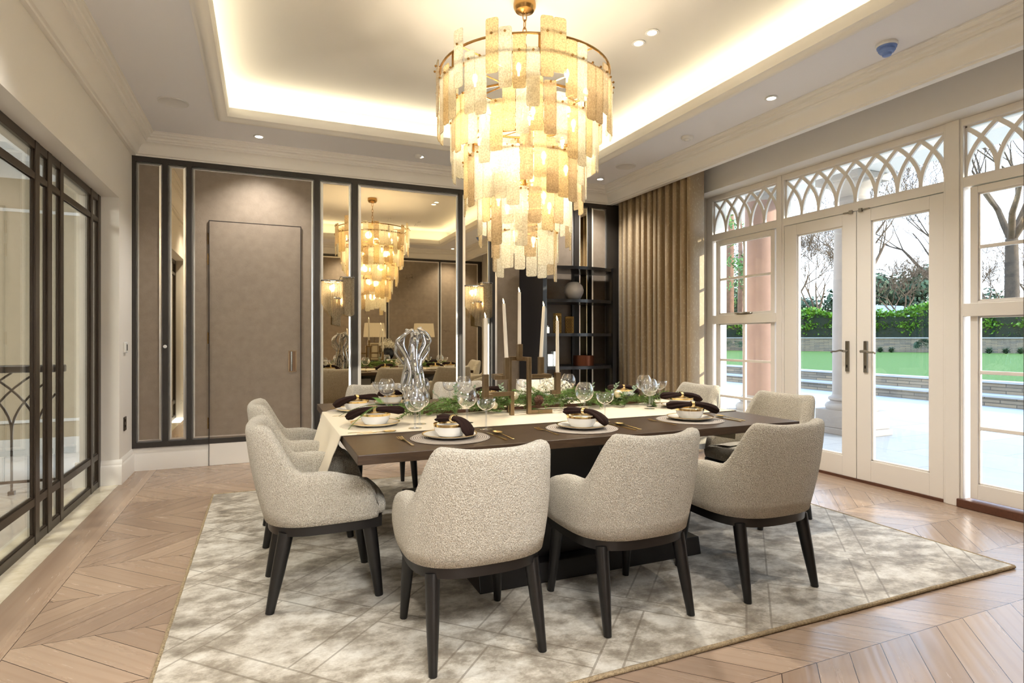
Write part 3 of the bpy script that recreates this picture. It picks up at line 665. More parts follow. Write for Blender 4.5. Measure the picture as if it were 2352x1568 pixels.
sensor(3.68, 4.40, 'small white round motion sensor on the window-side soffit'); sensor(1.47, 5.95, 'tiny white sensor on the soffit left of the chandelier', .7)
sd = empty('smoke_detector', (3.70, 2.50, ZS-.09), 'smoke detector with pale blue cover on the soffit at upper right', 'smoke detector')
MB().lathe([(.062,0),(.064,-.012),(.058,-.022),(.0,-.024)], 32, (3.70,2.50,ZS)).build('base', m_white, sd)
mb = MB(); mb.lathe([(.058,-.022),(.056,-.032),(.046,-.036),(.046,-.044),(.05,-.046),(.04,-.06),(.028,-.064),(.026,-.078),(.02,-.082),(0,-.083)], 32, (3.70,2.50,ZS)); mb.build('cover', m_bluep, sd)
# cove strips
def area(name, loc, rot, sx, sy, e, col, spread=180):
    l = bpy.data.lights.new(name, 'AREA'); l.shape = 'RECTANGLE'; l.size = sx; l.size_y = sy; l.energy = e; l.color = col; l.spread = R(spread)
    o = bpy.data.objects.new(name, l); COL.objects.link(o); o.location = loc; o.rotation_euler = rot; return o
CW = (1,.88,.6); ce = 1.9
mx, my = (cx0+cx1)/2, (cy0+cy1)/2; LX, LY = cx1-cx0, cy1-cy0
for nm, loc, sx, sy in [('a',(mx, cy1+.12, ZS+.075), LX+.3, .03), ('b',(mx, cy0-.12, ZS+.075), LX+.3, .03), ('c',(cx0-.12, my, ZS+.075), .03, LY+.3), ('d',(cx1+.12, my, ZS+.075), .03, LY+.3)]:
    area('cove_strip_'+nm, loc, (pi,0,0), sx, sy, ce*max(sx, sy), CW)

# ------------------------------------------------------------------ chandelier
HX, HY = 1.565, 3.46
ch = empty('chandelier', (HX, HY, 1.62), 'large five-tier brass chandelier of seeded glass tablets hanging over the table', 'chandelier')
MB().lathe([(0,3.372),(.02,3.372),(.03,3.378),(.06,3.384),(.07,3.40),(.074,3.41),(.074,3.43),(.07,3.449),(.0,3.45)], 40, (HX,HY,0)).build('canopy', m_antbrass, ch)
mb = MB()
for k in range(6):
    z = 3.36-.05*k; a = (k % 2)*pi/2
    pts = [(HX+.013*cos(t)*cos(a), HY+.013*cos(t)*sin(a), z-.012+.032*sin(t)) for t in [2*pi*i/12 for i in range(13)]]; mb.tube(pts, .0035, 6)
mb.build('chain', m_antbrass, ch)
MB().tube([(HX,HY,3.09),(HX,HY,1.85)], .014, 10).build('stem', m_antbrass, ch)
tiers = [(.55, 2.955, 2.850, 46, 3), (.46, 2.717, 2.617, 38, 2), (.38, 2.475, 2.375, 31, 2), (.285, 2.25, 2.15, 23, 2), (.19, 2.02, 1.925, 16, 2)]
allp = []
for ti, (Rr, zt, zb, n, up) in enumerate(tiers):
    for z in (zt, zb):
        mb = MB(); mb.tube([(HX+Rr*cos(t), HY+Rr*sin(t), z) for t in [2*pi*i/64 for i in range(65)]], .0075, 8, cap=False)
        for k in range(4): a = k*pi/2+.4; mb.tube([(HX,HY,z),(HX+Rr*cos(a), HY+Rr*sin(a), z)], .005, 6)
        mb.build('ring', m_antbrass, ch)
    for k in range(6 if n > 20 else 4):
        a = 2*pi*k/(6 if n > 20 else 4)+.25+ti; mb = MB(); mb.bar((HX+Rr*cos(a), HY+Rr*sin(a), zb), (HX+Rr*cos(a), HY+Rr*sin(a), zt), .012, .006)
        mb.build('ring_strut', m_antbrass, ch)
    rs = random.Random(ti*3+5)
    for k in range(n):
        a = 2*pi*k/n+ti*.13; hi = (rs.random() < .42)
        top = (zt+rs.choice([.03,.09,.12])) if hi else zb+rs.choice([.02,.05,.09,.0])
        if ti > 0 and not hi: top = zb+rs.choice([.015,.03,.06])
        if ti > 0 and hi: top = zt+rs.choice([-.01,.01,.03])
        L = rs.choice([.30,.33,.36]) if not hi else rs.choice([.31,.34])
        if ti == 4: L -= .03
        off = .022 if hi else .012
        col = rs.choices([0,1,2], [.5,.3,.2])[0]
        allp.append((a, Rr+off+rs.uniform(-.003,.003), top, L, col, ti, zt if hi else zb))
def gp(mb, kb, p):
    a, rr_, top, L, col, ti, zr = p; w = 2*pi*tiers[ti][0]/tiers[ti][3]*1.0; th = .007
    ex = V((-sin(a), cos(a), 0)); er = V((cos(a), sin(a), 0)); c = V((HX, HY, 0))+er*rr_
    poly = []; q = .012
    for (px, pz, a0) in [(w/2-q, top-q, 0), (-w/2+q, top-q, 90), (-w/2+q, top-L+q, 180), (w/2-q, top-L+q, 270)]:
        for j in range(3): t = R(a0+j*45); poly.append((px+q*cos(t), pz+q*sin(t)))
    vs = []
    for s in (-th/2, th/2): vs += [tuple(c+ex*u+er*s+V((0,0,z))) for u, z in poly]
    m = len(poly); mb.add(vs, [tuple(range(m))[::-1], tuple(range(m, 2*m))]+[(i, (i+1) % m, m+(i+1) % m, m+i) for i in range(m)])
    kc = V((HX,HY,zr))+er*(rr_+.012)+ex*.0; kb.sphere(kc, .0075, 8); kb.tube([V((HX,HY,zr))+er*(rr_-.02), kc], .003, 5)
allp.sort(key=lambda p: (HX+p[1]*cos(p[0]))*.39+(HY+p[1]*sin(p[0]))*.92)
mats = (m_gl_clear, m_gl_amber, m_gl_smoke); kb = MB(); rest = [MB(), MB(), MB()]
for i, p in enumerate(allp):
    if i < 97:
        mb = MB(); pb = MB(); gp(mb, pb, p); tbl = mb.build('glass_tablet', mats[p[4]], ch, smooth=30); pb.build('fixing_pin', m_antbrass, tbl)
    else: gp(rest[p[4]], kb, p)
for i, r_ in enumerate(rest):
    if r_.v: tag(r_.build('glass_tablets_far_side', mats[i], ch, smooth=30), kind='stuff')
tag(kb.build('fixing_pins_far_side', m_antbrass, ch), kind='stuff')
rs = random.Random(4)
for ti, (Rr, zt, zb, n, up) in enumerate(tiers):
    m = (8,6,5,4,2)[ti]
    for k in range(m):
        a = 2*pi*k/m+ti*.5-1.3; x, y, z = HX+Rr*.72*cos(a), HY+Rr*.72*sin(a), zb-.02
        mb = MB(); mb.lathe([(0,.035),(.008,.03),(.016,.012),(.014,-.008),(.007,-.02),(.007,-.045),(0,-.045)], 12, (x,y,z)); mb.build('bulb', m_bulb, ch)
    for k in range(2 if ti < 4 else 1):
        l = bpy.data.lights.new('chandelier_lamp', 'POINT'); l.energy = (6.5,5,3.8,3,2.2)[ti]; l.color = (1,.84,.6); l.shadow_soft_size = .05
        o = bpy.data.objects.new('chandelier_lamp', l); COL.objects.link(o); a = k*pi+ti*1.1-1.2; q = Rr*.5 if ti < 4 else 0; o.location = (HX+q*cos(a), HY+q*sin(a), zb-.03)

# ------------------------------------------------------------------ sconces
def sconce(x, label, pw):
    z1 = 1.89; r = empty('wall_sconce', (x, YB-.02, 1.4), label, 'wall sconce', 'chain-fringed wall sconces on the mirrors')
    MB().box(x-.05, YB-.035, 1.66, x+.05, YB-.021, 1.82).build('back_plate', m_chrome, r, smooth=0, bevel=.003)
    def curt(name, cx_, rad, zt, prof, a0, a1, dy=0):
        mb = MB(); n = 30
        for k in range(n+1):
            t = a0+(a1-a0)*k/n; X_ = cx_+rad*cos(t); Y_ = YB-.03-rad*.75*sin(t)-dy; zb = prof(k/n)
            mb.tube([(X_, Y_, zt),(X_, Y_, zb)], .0036, 4)
        c = mb.build(name, m_chainglass, r, smooth=60)
        mb = MB(); mb.tube([(cx_+rad*cos(a0+(a1-a0)*k/24), YB-.03-rad*.75*sin(a0+(a1-a0)*k/24)-dy, zt) for k in range(25)], .009, 8); mb.build('chrome_rim', m_chrome, r)
    curt('chain_fringe', x-.05, .115, 1.845, lambda u: 1.50-.06*sin(u*pi*1.4)+.1*abs(u-.5), .15, pi-.1)
    curt('chain_fringe', x+.095, .07, 1.885, lambda u: 1.47+.08*abs(u-.4), 0, pi, .012)
    curt('chain_fringe', x-.02, .04, 1.66, lambda u: 1.37+.02*u, 0, pi, .05)
    for bx, bz in ((x-.05, 1.78), (x+.02, 1.64)):
        mb = MB(); mb.lathe([(0,.03),(.01,.024),(.016,.005),(.012,-.012),(.006,-.02),(.006,-.045),(0,-.045)], 12, (bx, YB-.075, bz)); mb.build('bulb', m_bulb, r)
        l = bpy.data.lights.new('sconce_lamp', 'POINT'); l.energy = pw; l.color = (1,.78,.48); l.shadow_soft_size = .03
        o = bpy.data.objects.new('sconce_lamp', l); COL.objects.link(o); o.location = (bx, YB-.075, bz)
sconce(.71, 'left wall sconce of hanging silver chains, left of the wide mirror', 1.5)
sconce(2.285, 'right wall sconce of hanging silver chains, right of the wide mirror', 2.2)

# ------------------------------------------------------------------ rug
rg = empty('area_rug', ((-.38+3.74)/2, 3.47, 0), 'large silvery beige carved rug with interlaced lines under the dining table', 'rug')
MB().grid(lambda u, v: (-.375+4.11*u, 1.825+3.3*v, .016), 4, 4).box(-.375, 1.825, .001, 3.735, 5.125, .0155).build('pile', m_rug, rg, smooth=0)
mb = MB()
for a, b in [((-.375,1.825),(3.735,1.825)),((3.735,1.825),(3.735,5.125)),((3.735,5.125),(-.375,5.125)),((-.375,5.125),(-.375,1.825))]:
    n = 60; pts = [(a[0]+(b[0]-a[0])*i/n+random.uniform(-.0012,.0012), a[1]+(b[1]-a[1])*i/n+random.uniform(-.0012,.0012), .010+random.uniform(-.0004,.0004)) for i in range(n+1)]
    mb.tube(pts, .0095, 8)
mb.build('bound_edge', m_rugedge, rg, smooth=60)

# ------------------------------------------------------------------ dining table
RZ = .0165
tb = empty('dining_table', (CX, CY, RZ), 'large rectangular dark oak dining table on a black pedestal', 'table')
MB().box(.355, 2.467, .718, 2.885, 4.511, .76).build('tabletop', m_table, tb, smooth=0, bevel=.003)
mb = MB(); mb.prism([(2.64,.095+RZ),(4.34,.095+RZ),(4.36,RZ),(2.62,RZ)], .95, 2.29, ax=0); mb.build('plinth', m_blackwood, tb, smooth=0, bevel=.004)
mb = MB()
mb.prism([(1.28,.095+RZ),(1.78,.095+RZ),(1.68,.66),(1.38,.66)], 2.72, 2.80, ax=1); mb.prism([(1.46,.095+RZ),(1.96,.095+RZ),(1.86,.66),(1.56,.66)], 4.18, 4.26, ax=1)
mb.box(1.42, 2.8, .095+RZ, 1.80, 4.18, .66); mb.build('pedestal', m_blackwood, tb, smooth=0, bevel=.004)
for y in (2.70, 4.16): MB().prism([(.86,.718),(2.38,.718),(2.28,.66),(.96,.66)], y, y+.12, ax=1).build('support_beam', m_blackwood, tb, smooth=0)

# ------------------------------------------------------------------ dining chair (local, faces +Y)
def smooth(a, b, x): t = max(0, min(1, (x-a)/(b-a))); return t*t*(3-2*t)
def make_chair():
    r = empty('dining_chair', (0,0,0), 'x', 'chair', 'cream boucle dining chairs around the table')
    def plan(s, off=0):   # s -1 .. 1 ; -1 = front left, 0 rear centre
        a = .285-off; L = .30
        t = abs(s); sg = 1 if s >= 0 else -1
        if t < .62:
            u = t/.62*pi/2; x = sg*a*(sin(u)**.72); y = -.02-(.25-off)*(cos(u)**.72)
        else:
            u = (t-.62)/.38; x = sg*(a-.018*u*u); y = -.02+.25*u
        return x, y
    NS = 72; rings = []
    for i in range(NS+1):
        s = -1+2*i/NS; t = abs(s); x, y = plan(s)
        xi, yi = plan(s, .062+.0*t)
        hb = .829+.011*smooth(.05,.3,t); ha = .625
        k = smooth(.31, .54, t); top = hb*(1-k)+ha*k
        top -= .04*smooth(.62, .9, t)
        if t > .84: q = (t-.84)/.16; top = .40+(top-.40)*sqrt(max(0, 1-q*q*.86))
        lean = .085*(1-smooth(.25, .8, t))
        bot = .385; loop = []
        nx, ny = x-xi, y-yi; n = sqrt(nx*nx+ny*ny) or 1; nx /= n; ny /= n
        endt = 1-.45*smooth(.93, 1, t)
        def P(wgt, z):   # wgt 0 outer .. 1 inner
            h = max(0, (z-bot)/.45); lx = lean*h
            mid = .5; wgt = mid+(wgt-mid)*endt
            X_ = x+(xi-x)*wgt; Y_ = y+(yi-y)*wgt
            bul = .012*sin(pi*min(1, (z-bot)/max(.05, top-bot)))*(1-wgt)
            return (X_+nx*bul+ X_*.02*h, Y_+ny*bul-lx, z)
        hh = top-bot; rd = min(.03, hh*.3)
        for z in [bot, bot+hh*.15, bot+hh*.35, bot+hh*.55, bot+hh*.75, top-rd*1.2, ]: loop.append(P(0, z))
        loop += [P(.06, top-rd*.55), P(.2, top-rd*.16), P(.5, top), P(.8, top-rd*.16), P(.94, top-rd*.55)]
        for z in [top-rd*1.2, bot+hh*.75, bot+hh*.5, bot+hh*.25, bot]: loop.append(P(1, z))
        rings.append(loop)
    mb = MB(); mb.strip(rings); mb.build('shell', m_boucle, r, smooth=180)
    # seat cushion
    def D(off, nn=40, yf=.285):
        pts = []
        for i in range(nn+1):
            s = -1+2*i/nn; x, y = plan(s, off); pts.append((x, y))
        x0 = pts[-1][0]; y0 = pts[-1][1]
        m = 14
        for i in range(1, m):
            u = i/m; xx = x0*cos(pi*u); pts.append((xx*(1), y0+(yf-off*.5-y0)*(sin(pi*u)**.38)))
        return pts
    mb = MB(); lv = []
    for off, z, yf in [(.07,.386,.27),(.045,.39,.292),(.03,.405,.30),(.026,.43,.302),(.032,.452,.298),(.055,.47,.288),(.09,.478,.262),(.15,.486,.2),(.22,.49,.1)]:
        lv.append([(x, y, z) for x, y in D(off+.0, yf=yf)])
    mb.strip(lv); mb.build('seat', m_boucle, r, smooth=180)
    mb = MB(); mb.strip([[(x, y, z) for x, y in D(o, yf=yy)] for o, z, yy in [(.03,.335,.262),(.018,.338,.27),(.016,.383,.27),(.03,.386,.262)]]); mb.build('seat_frame', m_leg, r, smooth=50)
    for sx in (-1, 1):
        for sy in (-1, 1):
            mb = MB(); top = V((sx*.205, sy*.185+.01, .35)); bt = V((sx*.222, sy*.24 if sy > 0 else -.245, 0))
            mb.tube([top, top+(bt-top)*.5, bt], [.034,.029,.019], 12, ell=(1,.85)); mb.build('leg', m_leg, r, smooth=60)
    return r
chair = make_chair()
chairs = [(.785,2.30,0,'cream boucle dining chair nearest the camera, leftmost of the three on the near side'),
 (1.515,2.30,2,'cream boucle dining chair in the middle of the near side of the table'),
 (2.285,2.30,1,'cream boucle dining chair at the right of the near side, nearest the french doors'),
 (.265,3.03,-90,'cream boucle dining chair at the left end of the table, the nearer one seen side-on'),
 (.25,3.92,-90,'cream boucle dining chair at the left end, mostly hidden behind the side-on one'),
 (3.15,3.04,94,'cream boucle dining chair at the right end, behind the near right corner of the tabletop'),
 (3.16,3.95,90,'cream boucle dining chair at the right end of the table, further one before the curtain'),
 (.87,4.72,180,'cream boucle dining chair on the far side, left of the chrome sculpture'),
 (1.62,4.74,180,'cream boucle dining chair on the far side, just right of the chrome sculpture'),
 (2.42,4.74,180,'cream boucle dining chair on the far side, behind the candelabra')]
for i, (x, y, a, lab) in enumerate(chairs):
    c = chair if i == 0 else copy_tree(chair)
    c.location = (x, y, RZ); c.rotation_euler = (0,0,R(a)); c['label'] = lab

# ------------------------------------------------------------------ runner
def runner():
    mb = MB(); prof = []; z = .7612
    for x in [2.96, 2.955, 2.94, 2.9]: pass
    pts = [(2.903,.56),(2.9,.66),(2.897,.74),(2.893,.757),(2.89,z)]+[(2.88-.0841*i, z) for i in range(1,30)]+[(.3495,z),(.347,.757),(.344,.74),(.338,.70),(.33,.66),(.325,.60),(.318,.545)]
    n = 24
    for off in (0, .0028):
        vs = []
        for i, (x, zz) in enumerate(pts):
            for j in range(n+1):
                v = j/n; y = 2.975+1.005*v; h = max(0, (.75-zz)/.2); dx = 0
                if zz < .755: dx = (-1 if x < 1 else 1)*(abs(h)*.03*(1+sin(v*9+x))); y += (v-.5)*(-.12)*h
                vs.append((x+dx+(off if x > 2.89 else (-off if x < .353 else 0)), y, zz+(off if zz > .75 else 0)))
        m = n+1; mb.add(vs, [(i*m+j, (i+1)*m+j, (i+1)*m+j+1, i*m+j+1) for i in range(len(pts)-1) for j in range(n)])
    return mb
tag(runner().build('table_runner', m_runner, smooth=60), 'cream cloth runner along the middle of the table, hanging over its end', 'table runner')

# ------------------------------------------------------------------ place settings
TZ = .7605
def mat_ring():
    m = bpy.data.materials.new('coiled_placemat'); m.use_nodes = True; t = NT(m); b = t.n['Principled BSDF']; p = t.coord(); x, y, z = t.xyz(p)
    r = t.math('SQRT', t.math('ADD', t.math('MULTIPLY', x, x), t.math('MULTIPLY', y, y))); f = t.math('FRACT', t.math('MULTIPLY', r, 95))
    t.l.new(t.ramp(f, [(.1, srgb(104,94,86)), (.3, srgb(188,178,166)), (.7, srgb(178,168,156)), (.9, srgb(104,94,86))]), b.inputs['Base Color']); b.inputs['Roughness'].default_value = .7
    t.l.new(t.bump(f, .5, .003), b.inputs['Normal']); return m
m_placemat = mat_ring()
def mk_placemat():
    mb = MB(); mb.lathe([(0,.003),(.19,.003),(.194,.0015),(.19,0),(0,0)], 64); o = mb.build('placemat', m_placemat, smooth=30); return o
def lift(o):  # origins of the prototypes sit at the table plane
    return o
def mk_plate():
    r = empty('dinner_plate', (0,0,0), 'x', 'plate', 'gold-rimmed dinner plates')
    wob = lambda t, z: 1+.018*sin(3*t)+.012*sin(5*t+1)
    MB().lathe([(0,.0035),(.06,.0035),(.085,.005),(.128,.017),(.134,.0225),(.13,.022),(.088,.0105),(.06,.0085),(0,.0085)], 56, f=wob).build('dish', m_porcelain, r, smooth=60)
    MB().lathe([(.1275,.0178),(.1345,.0222),(.1345,.0243),(.1275,.0222),(.1275,.0178)], 56, f=wob).build('gold_rim', m_gold, r, smooth=60); return r
def mk_bowl():
    r = empty('soup_bowl', (0,0,0), 'x', 'bowl', 'gold-banded bowls on the plates'); z0 = .009
    wob = lambda t, z: 1+.012*sin(3*t+2)
    MB().lathe([(0,z0),(.045,z0),(.062,z0+.006),(.076,z0+.028),(.082,z0+.05),(.079,z0+.05),(.073,z0+.03),(.058,z0+.012),(0,z0+.008)], 48, f=wob).build('body', m_porcelain, r, smooth=60)
    MB().lathe([(.0823,z0+.05),(.0834,z0+.062),(.0815,z0+.063),(.0795,z0+.05),(.0765,z0+.038)], 48, f=wob).build('gold_band', m_gold, r, smooth=60); return r
def mk_fork():
    mb = MB(); w = .011
    mb.strip([[(x*q-.0, y, z+dz) for x, dz in ((-1,0),(1,0),(1,.0022),(-1,.0022))] for y, q, z in [(-.10,.0052,.001),(-.09,.006,.001),(-.02,.003,.004),(.03,.003,.007),(.042,.009,.004),(.058,.0125,.002)]])
    for i in range(4): x = -.0108+.0072*i; mb.strip([[(x+a, y, z+dz) for a, dz in ((-.0017,0),(.0017,0),(.0017,.002),(-.0017,.002))] for y, z in [(.057,.002),(.08,.003),(.102,.007)]])
    return mb.build('fork', m_gold, smooth=40)
def mk_spoon():
    mb = MB(); mb.strip([[(x*q, y, z+dz) for x, dz in ((-1,0),(1,0),(1,.0022),(-1,.0022))] for y, q, z in [(-.10,.0052,.001),(-.09,.006,.001),(-.02,.003,.004),(.045,.003,.007)]])
    mb.add(*(lambda g: (g[0], g[1]))((lambda nu, nv: ([(.0215*sin(pi*i/nu)**.8*cos(2*pi*j/nv)*(1) if False else .021*(i/nu)*cos(2*pi*j/nv), .07+.033*(i/nu)*sin(2*pi*j/nv), .0015+.0075*(i/nu)**2) for i in range(nu+1) for j in range(nv)], [(i*nv+j, (i+1)*nv+j, (i+1)*nv+(j+1) % nv, i*nv+(j+1) % nv) for i in range(nu) for j in range(nv)]))(6, 20)))
    return mb.build('spoon', m_gold, smooth=180)
def mk_knife():
    mb = MB(); mb.strip([[(x, y, z) for x, z in ((-a,.001),(b,.001),(b,.001+h),(-a,.001+h))] for y, a, b, h in [(-.115,.005,.005,.003),(-.1,.006,.006,.004),(-.01,.004,.004,.004),(0,.004,.006,.002),(.05,.004,.009,.0016),(.095,.004,.008,.0014),(.112,.003,.001,.001)]])
    return mb.build('knife', m_gold, smooth=40)
def mk_napkin(droop=.05, L=.15, wide=.034):
    r = empty('rolled_napkin', (0,0,0), 'x', 'napkin', 'brown napkins rolled through gold rings')
    zc = .089; P = []; rad = []
    for i in range(15):
        u = -1+2*i/14; x = L*u; z = zc-(droop*max(0, u)**2.2+.012*max(0, -u)**2); y = .012*sin(u*2.5); P.append((x, y, z)); rad.append(.0205+(wide-.0205)*min(1, abs(u)**1.1*1.2)-(.012 if abs(u) > .98 else 0))
    mb = MB(); mb.tube(P, rad, 40, ell=(1.0,.62), twist=lambda i, t: 1+(.12*sin(3*t+i*.12)+.13*sin(6*t+i*.25)+.07*sin(13*t+i*.1))*min(1, abs(i-7)/4))
    mb.build('cloth', m_napkin, r, smooth=180)
    mb = MB(); rg_ = []
    for x in (-.009,-.008,.008,.009): q = .0255 if abs(x) < .0085 else .0235; rg_.append([(x, q*cos(2*pi*k/24), zc+.0+q*.72*sin(2*pi*k/24)) for k in range(24)])
    mb.strip(rg_, cap=False); mb.build('gold_ring', m_gold, r, smooth=40); return r
def mk_balloon():
    r = empty('wine_glass', (0,0,0), 'x', 'wine glass', 'balloon wine glasses on the table')
    MB().lathe([(.0,.0),(.034,.0),(.036,.0015),(.03,.003),(.008,.005),(.0,.006)], 28).build('foot', m_glassw, r, smooth=60)
    MB().lathe([(.0,.004),(.0075,.006),(.0068,.02),(.0065,.08),(.0075,.088),(0,.09)], 16).build('stem', m_glassw, r, smooth=60)
    MB().lathe([(.0,.087),(.02,.09),(.042,.104),(.055,.125),(.0585,.146),(.055,.168),(.046,.19),(.0365,.203),(.0355,.204)], 36).build('glass_bowl', m_glassw, r, smooth=60); return r
def mk_coupe():
    r = empty('coupe_glass', (0,0,0), 'x', 'coupe glass', 'coupe glasses on the table')
    MB().lathe([(.0,.0),(.034,.0),(.036,.0015),(.03,.003),(.008,.005),(.0,.006)], 28).build('foot', m_glassw, r, smooth=60)
    MB().lathe([(.0,.004),(.007,.006),(.0055,.02),(.005,.09),(.007,.102),(0,.104)], 16).build('stem', m_glassw, r, smooth=60)
    MB().lathe([(.0,.101),(.018,.104),(.038,.117),(.0475,.133),(.051,.15),(.052,.165),(.051,.166)], 36).build('glass_bowl', m_glassw, r, smooth=60); return r
protos = {}
def place(kind, mk, x, y, z, rot, label, cat, group, scale=None):
    if kind not in protos: o = mk(); protos[kind] = o
    else: o = copy_tree(protos[kind])
    o.location = (x, y, z); o.rotation_euler = (0,0,R(rot)); tag(o, label, cat, group)
    if kind in ('fork', 'knife', 'spoon'): o.scale = (1.15, 1.12, 1.1)
    return o
# name, centre, rotation of the setting (diner direction), napkin kind/angle, glasses (world)
S = [
 ('at the near-left setting, before the foreground chair', .835, 2.73, 0, 'nap_short', -72),
 ('at the middle setting of the near side', 1.575, 2.735, 0, 'nap_mid', -68),
 ('at the right setting of the near side', 2.33, 2.765, 0, 'nap_long', -24),
 ('at the nearer setting of the left end', .565, 3.26, -90, 'nap_long', 158),
 ('at the further setting of the left end', .56, 3.95, -90, 'nap_long', 195),
 ('at the nearer setting of the right end', 2.68, 3.27, 90, 'nap_long', -12),
 ('at the further setting of the right end', 2.68, 3.98, 90, 'nap_mid', -20),
 ('at the far-side setting left of the sculpture', .86, 4.27, 180, 'nap_mid', 30),
 ('at the far-side setting right of the sculpture', 1.6, 4.27, 180, 'nap_mid', 160),
 ('at the far-side setting behind the candelabra', 2.36, 4.27, 180, 'nap_mid', 10)]
NK = {'nap_short': lambda: mk_napkin(.07, .115, .032), 'nap_mid': lambda: mk_napkin(.06, .13, .032), 'nap_long': lambda: mk_napkin(.045, .155, .034)}
for w, x, y, a, nk, na in S:
    place('mat', mk_placemat, x, y, TZ+.0005, 0, 'round coiled grey placemat '+w, 'placemat', 'round coiled placemats')
    place('plate', mk_plate, x, y, TZ+.0005, a+20, 'white dinner plate with gold rim '+w, 'plate', 'gold-rimmed dinner plates')
    place('bowl', mk_bowl, x, y, TZ+.0005, a, 'white bowl with gold band on the plate '+w, 'bowl', 'gold-banded bowls on the plates')
    place(nk, NK[nk], x+(.02 if a == 0 else 0), y, TZ+.004, na, 'dark brown napkin rolled in a gold ring '+w, 'napkin', 'brown napkins rolled through gold rings')
    ca, sa = cos(R(a)), sin(R(a))
    def W(dx, dy): return x+dx*ca-dy*sa, y+dx*sa+dy*ca
    fx, fy = W(-.225, -.03)
    place('fork', mk_fork, fx, fy, TZ+.0005, a+4, 'gold fork '+w, 'fork', 'gold forks')
    fx, fy = W(.222, -.05); place('knife', mk_knife, fx, fy, TZ+.0005, a+2, 'gold knife '+w, 'knife', 'gold knives')
    fx, fy = W(.262, -.05); place('spoon', mk_spoon, fx, fy, TZ+.0005, a+3, 'gold spoon '+w, 'spoon', 'gold spoons')
RT = .7642
for x, y, z, lab in [(1.06,3.14,RT,'on the runner, left of the candelabra, behind the near-left bowl'), (1.845,3.17,RT,'behind the middle napkin of the near side'),
    (2.416,3.275,RT,'standing alone on the runner toward the right end'), (.74,3.06,RT,'beside the coupe at the near edge of the runner, left'),
    (.80,3.20,RT,'just behind the left balloon glass on the runner'), (.78,4.05,TZ,'at the far left corner among the clustered glasses'),(1.02,4.02,TZ,'before the base of the chrome sculpture'),
    (1.36,4.10,TZ,'behind the garland to the right of the sculpture'), (2.20,4.03,TZ,'tall behind the white hydrangeas'), (2.62,3.62,RT,'at the right end behind the near-right napkin')]:
    place('balloon', mk_balloon, x, y, z, 0, 'clear balloon wine glass '+lab, 'wine glass', 'balloon wine glasses on the table')
for x, y, z, lab in [(1.086,2.90,TZ,'behind the gold spoon of the near-left setting'), (1.828,2.905,TZ,'behind the knife of the middle near setting'), (.775,4.30,TZ,'furthest left, at the far side of the table'),
    (.90,4.02,TZ,'in the middle of the cluster of glasses at the left'), (1.24,4.07,TZ,'behind the garland near the left candle'), (1.85,4.12,TZ,'behind the tall post of the candelabra'), (2.0,4.02,TZ,'behind the right arm of the candelabra'),
    (2.72,3.56,TZ,'at the right end beside the balloon glass'), (2.50,3.36,RT,'on the runner just behind the lone balloon glass')]:
    place('coupe', mk_coupe, x, y, z, 0, 'clear coupe glass '+lab, 'coupe glass', 'coupe glasses on the table')

# ------------------------------------------------------------------ candelabra
cb = empty('candelabra', (1.5, 3.37, RT), 'angular aged-brass five-cup candelabra standing on the runner', 'candelabra')
T = .026; yF = 3.335; yB = 3.47; z0 = RT
def bx(mb, x0, x1, y0, y1, za, zb): return mb.box(x0, y0, za, x1, y1, zb)
mb = MB()
bx(mb, 1.531,1.557, yF,yF+T, z0,1.126); bx(mb, 1.557,1.705, yF,yF+T, z0,z0+T)                       # front post and foot
bx(mb, 1.531,1.557, yF+T,yB+T, 1.10,1.126); bx(mb, 1.478,1.531, yB,yB+T, 1.10,1.126)                 # top return to the rear
bx(mb, 1.452,1.478, yB,yB+T, z0,1.126)                                                              # rear post
mb.build('frame_post', m_brass, cb, smooth=0, bevel=.0015)
mb = MB(); bx(mb, 1.412,1.438, yF,yF+T, z0,.912); bx(mb, 1.226,1.412, yF,yF+T, .886,.912); bx(mb, 1.226,1.252, yF-.115,yF, .886,.912); bx(mb,1.19,1.226,yF-.115,yF-.115+T,.886,.912); mb.build('lower_arm', m_brass, cb, smooth=0, bevel=.0015)
mb = MB(); bx(mb, 1.557,1.70, yF,yF+T, .99,1.016); bx(mb, 1.674,1.70, yF+T,yF+.16, .99,1.016); mb.build('right_arm', m_brass, cb, smooth=0, bevel=.0015)
mb = MB(); bx(mb, 1.37,1.452, yB,yB+T, .99,1.016); bx(mb, 1.344,1.37, yB-.15,yB+T, .99,1.016); bx(mb, 1.30,1.344, yB-.15,yB-.15+T, .99,1.016); mb.build('left_arm', m_brass, cb, smooth=0, bevel=.0015)
mb = MB(); bx(mb, 1.70,1.76, yF,yF+T, .885,.911); mb.build('right_lower_arm', m_brass, cb, smooth=0, bevel=.0015)
cups = [(1.207, yF-.102, .886, 1.032, 'lowest candle at the front left of the candelabra', (0,0)), (1.383, yB-.137, .99, 1.126, 'left-hand tall candle, leaning slightly to the left', (-.006,.0)),
        (1.514, yB-.04, 1.11, 1.208, 'tallest candle on the top cup of the candelabra', (0,.0)), (1.678, yF+.115, .99, 1.122, 'right-hand tall candle leaning slightly right', (.007,0)), (1.747, yF+.013, .885, 1.025, 'candle in the lowest right cup of the candelabra', (0,0))]
bx_ = MB(); bx(bx_, 1.50,1.531, yB-.055,yB-.029, 1.10,1.126); bx_.build('cup_bridge', m_brass, cb, smooth=0)
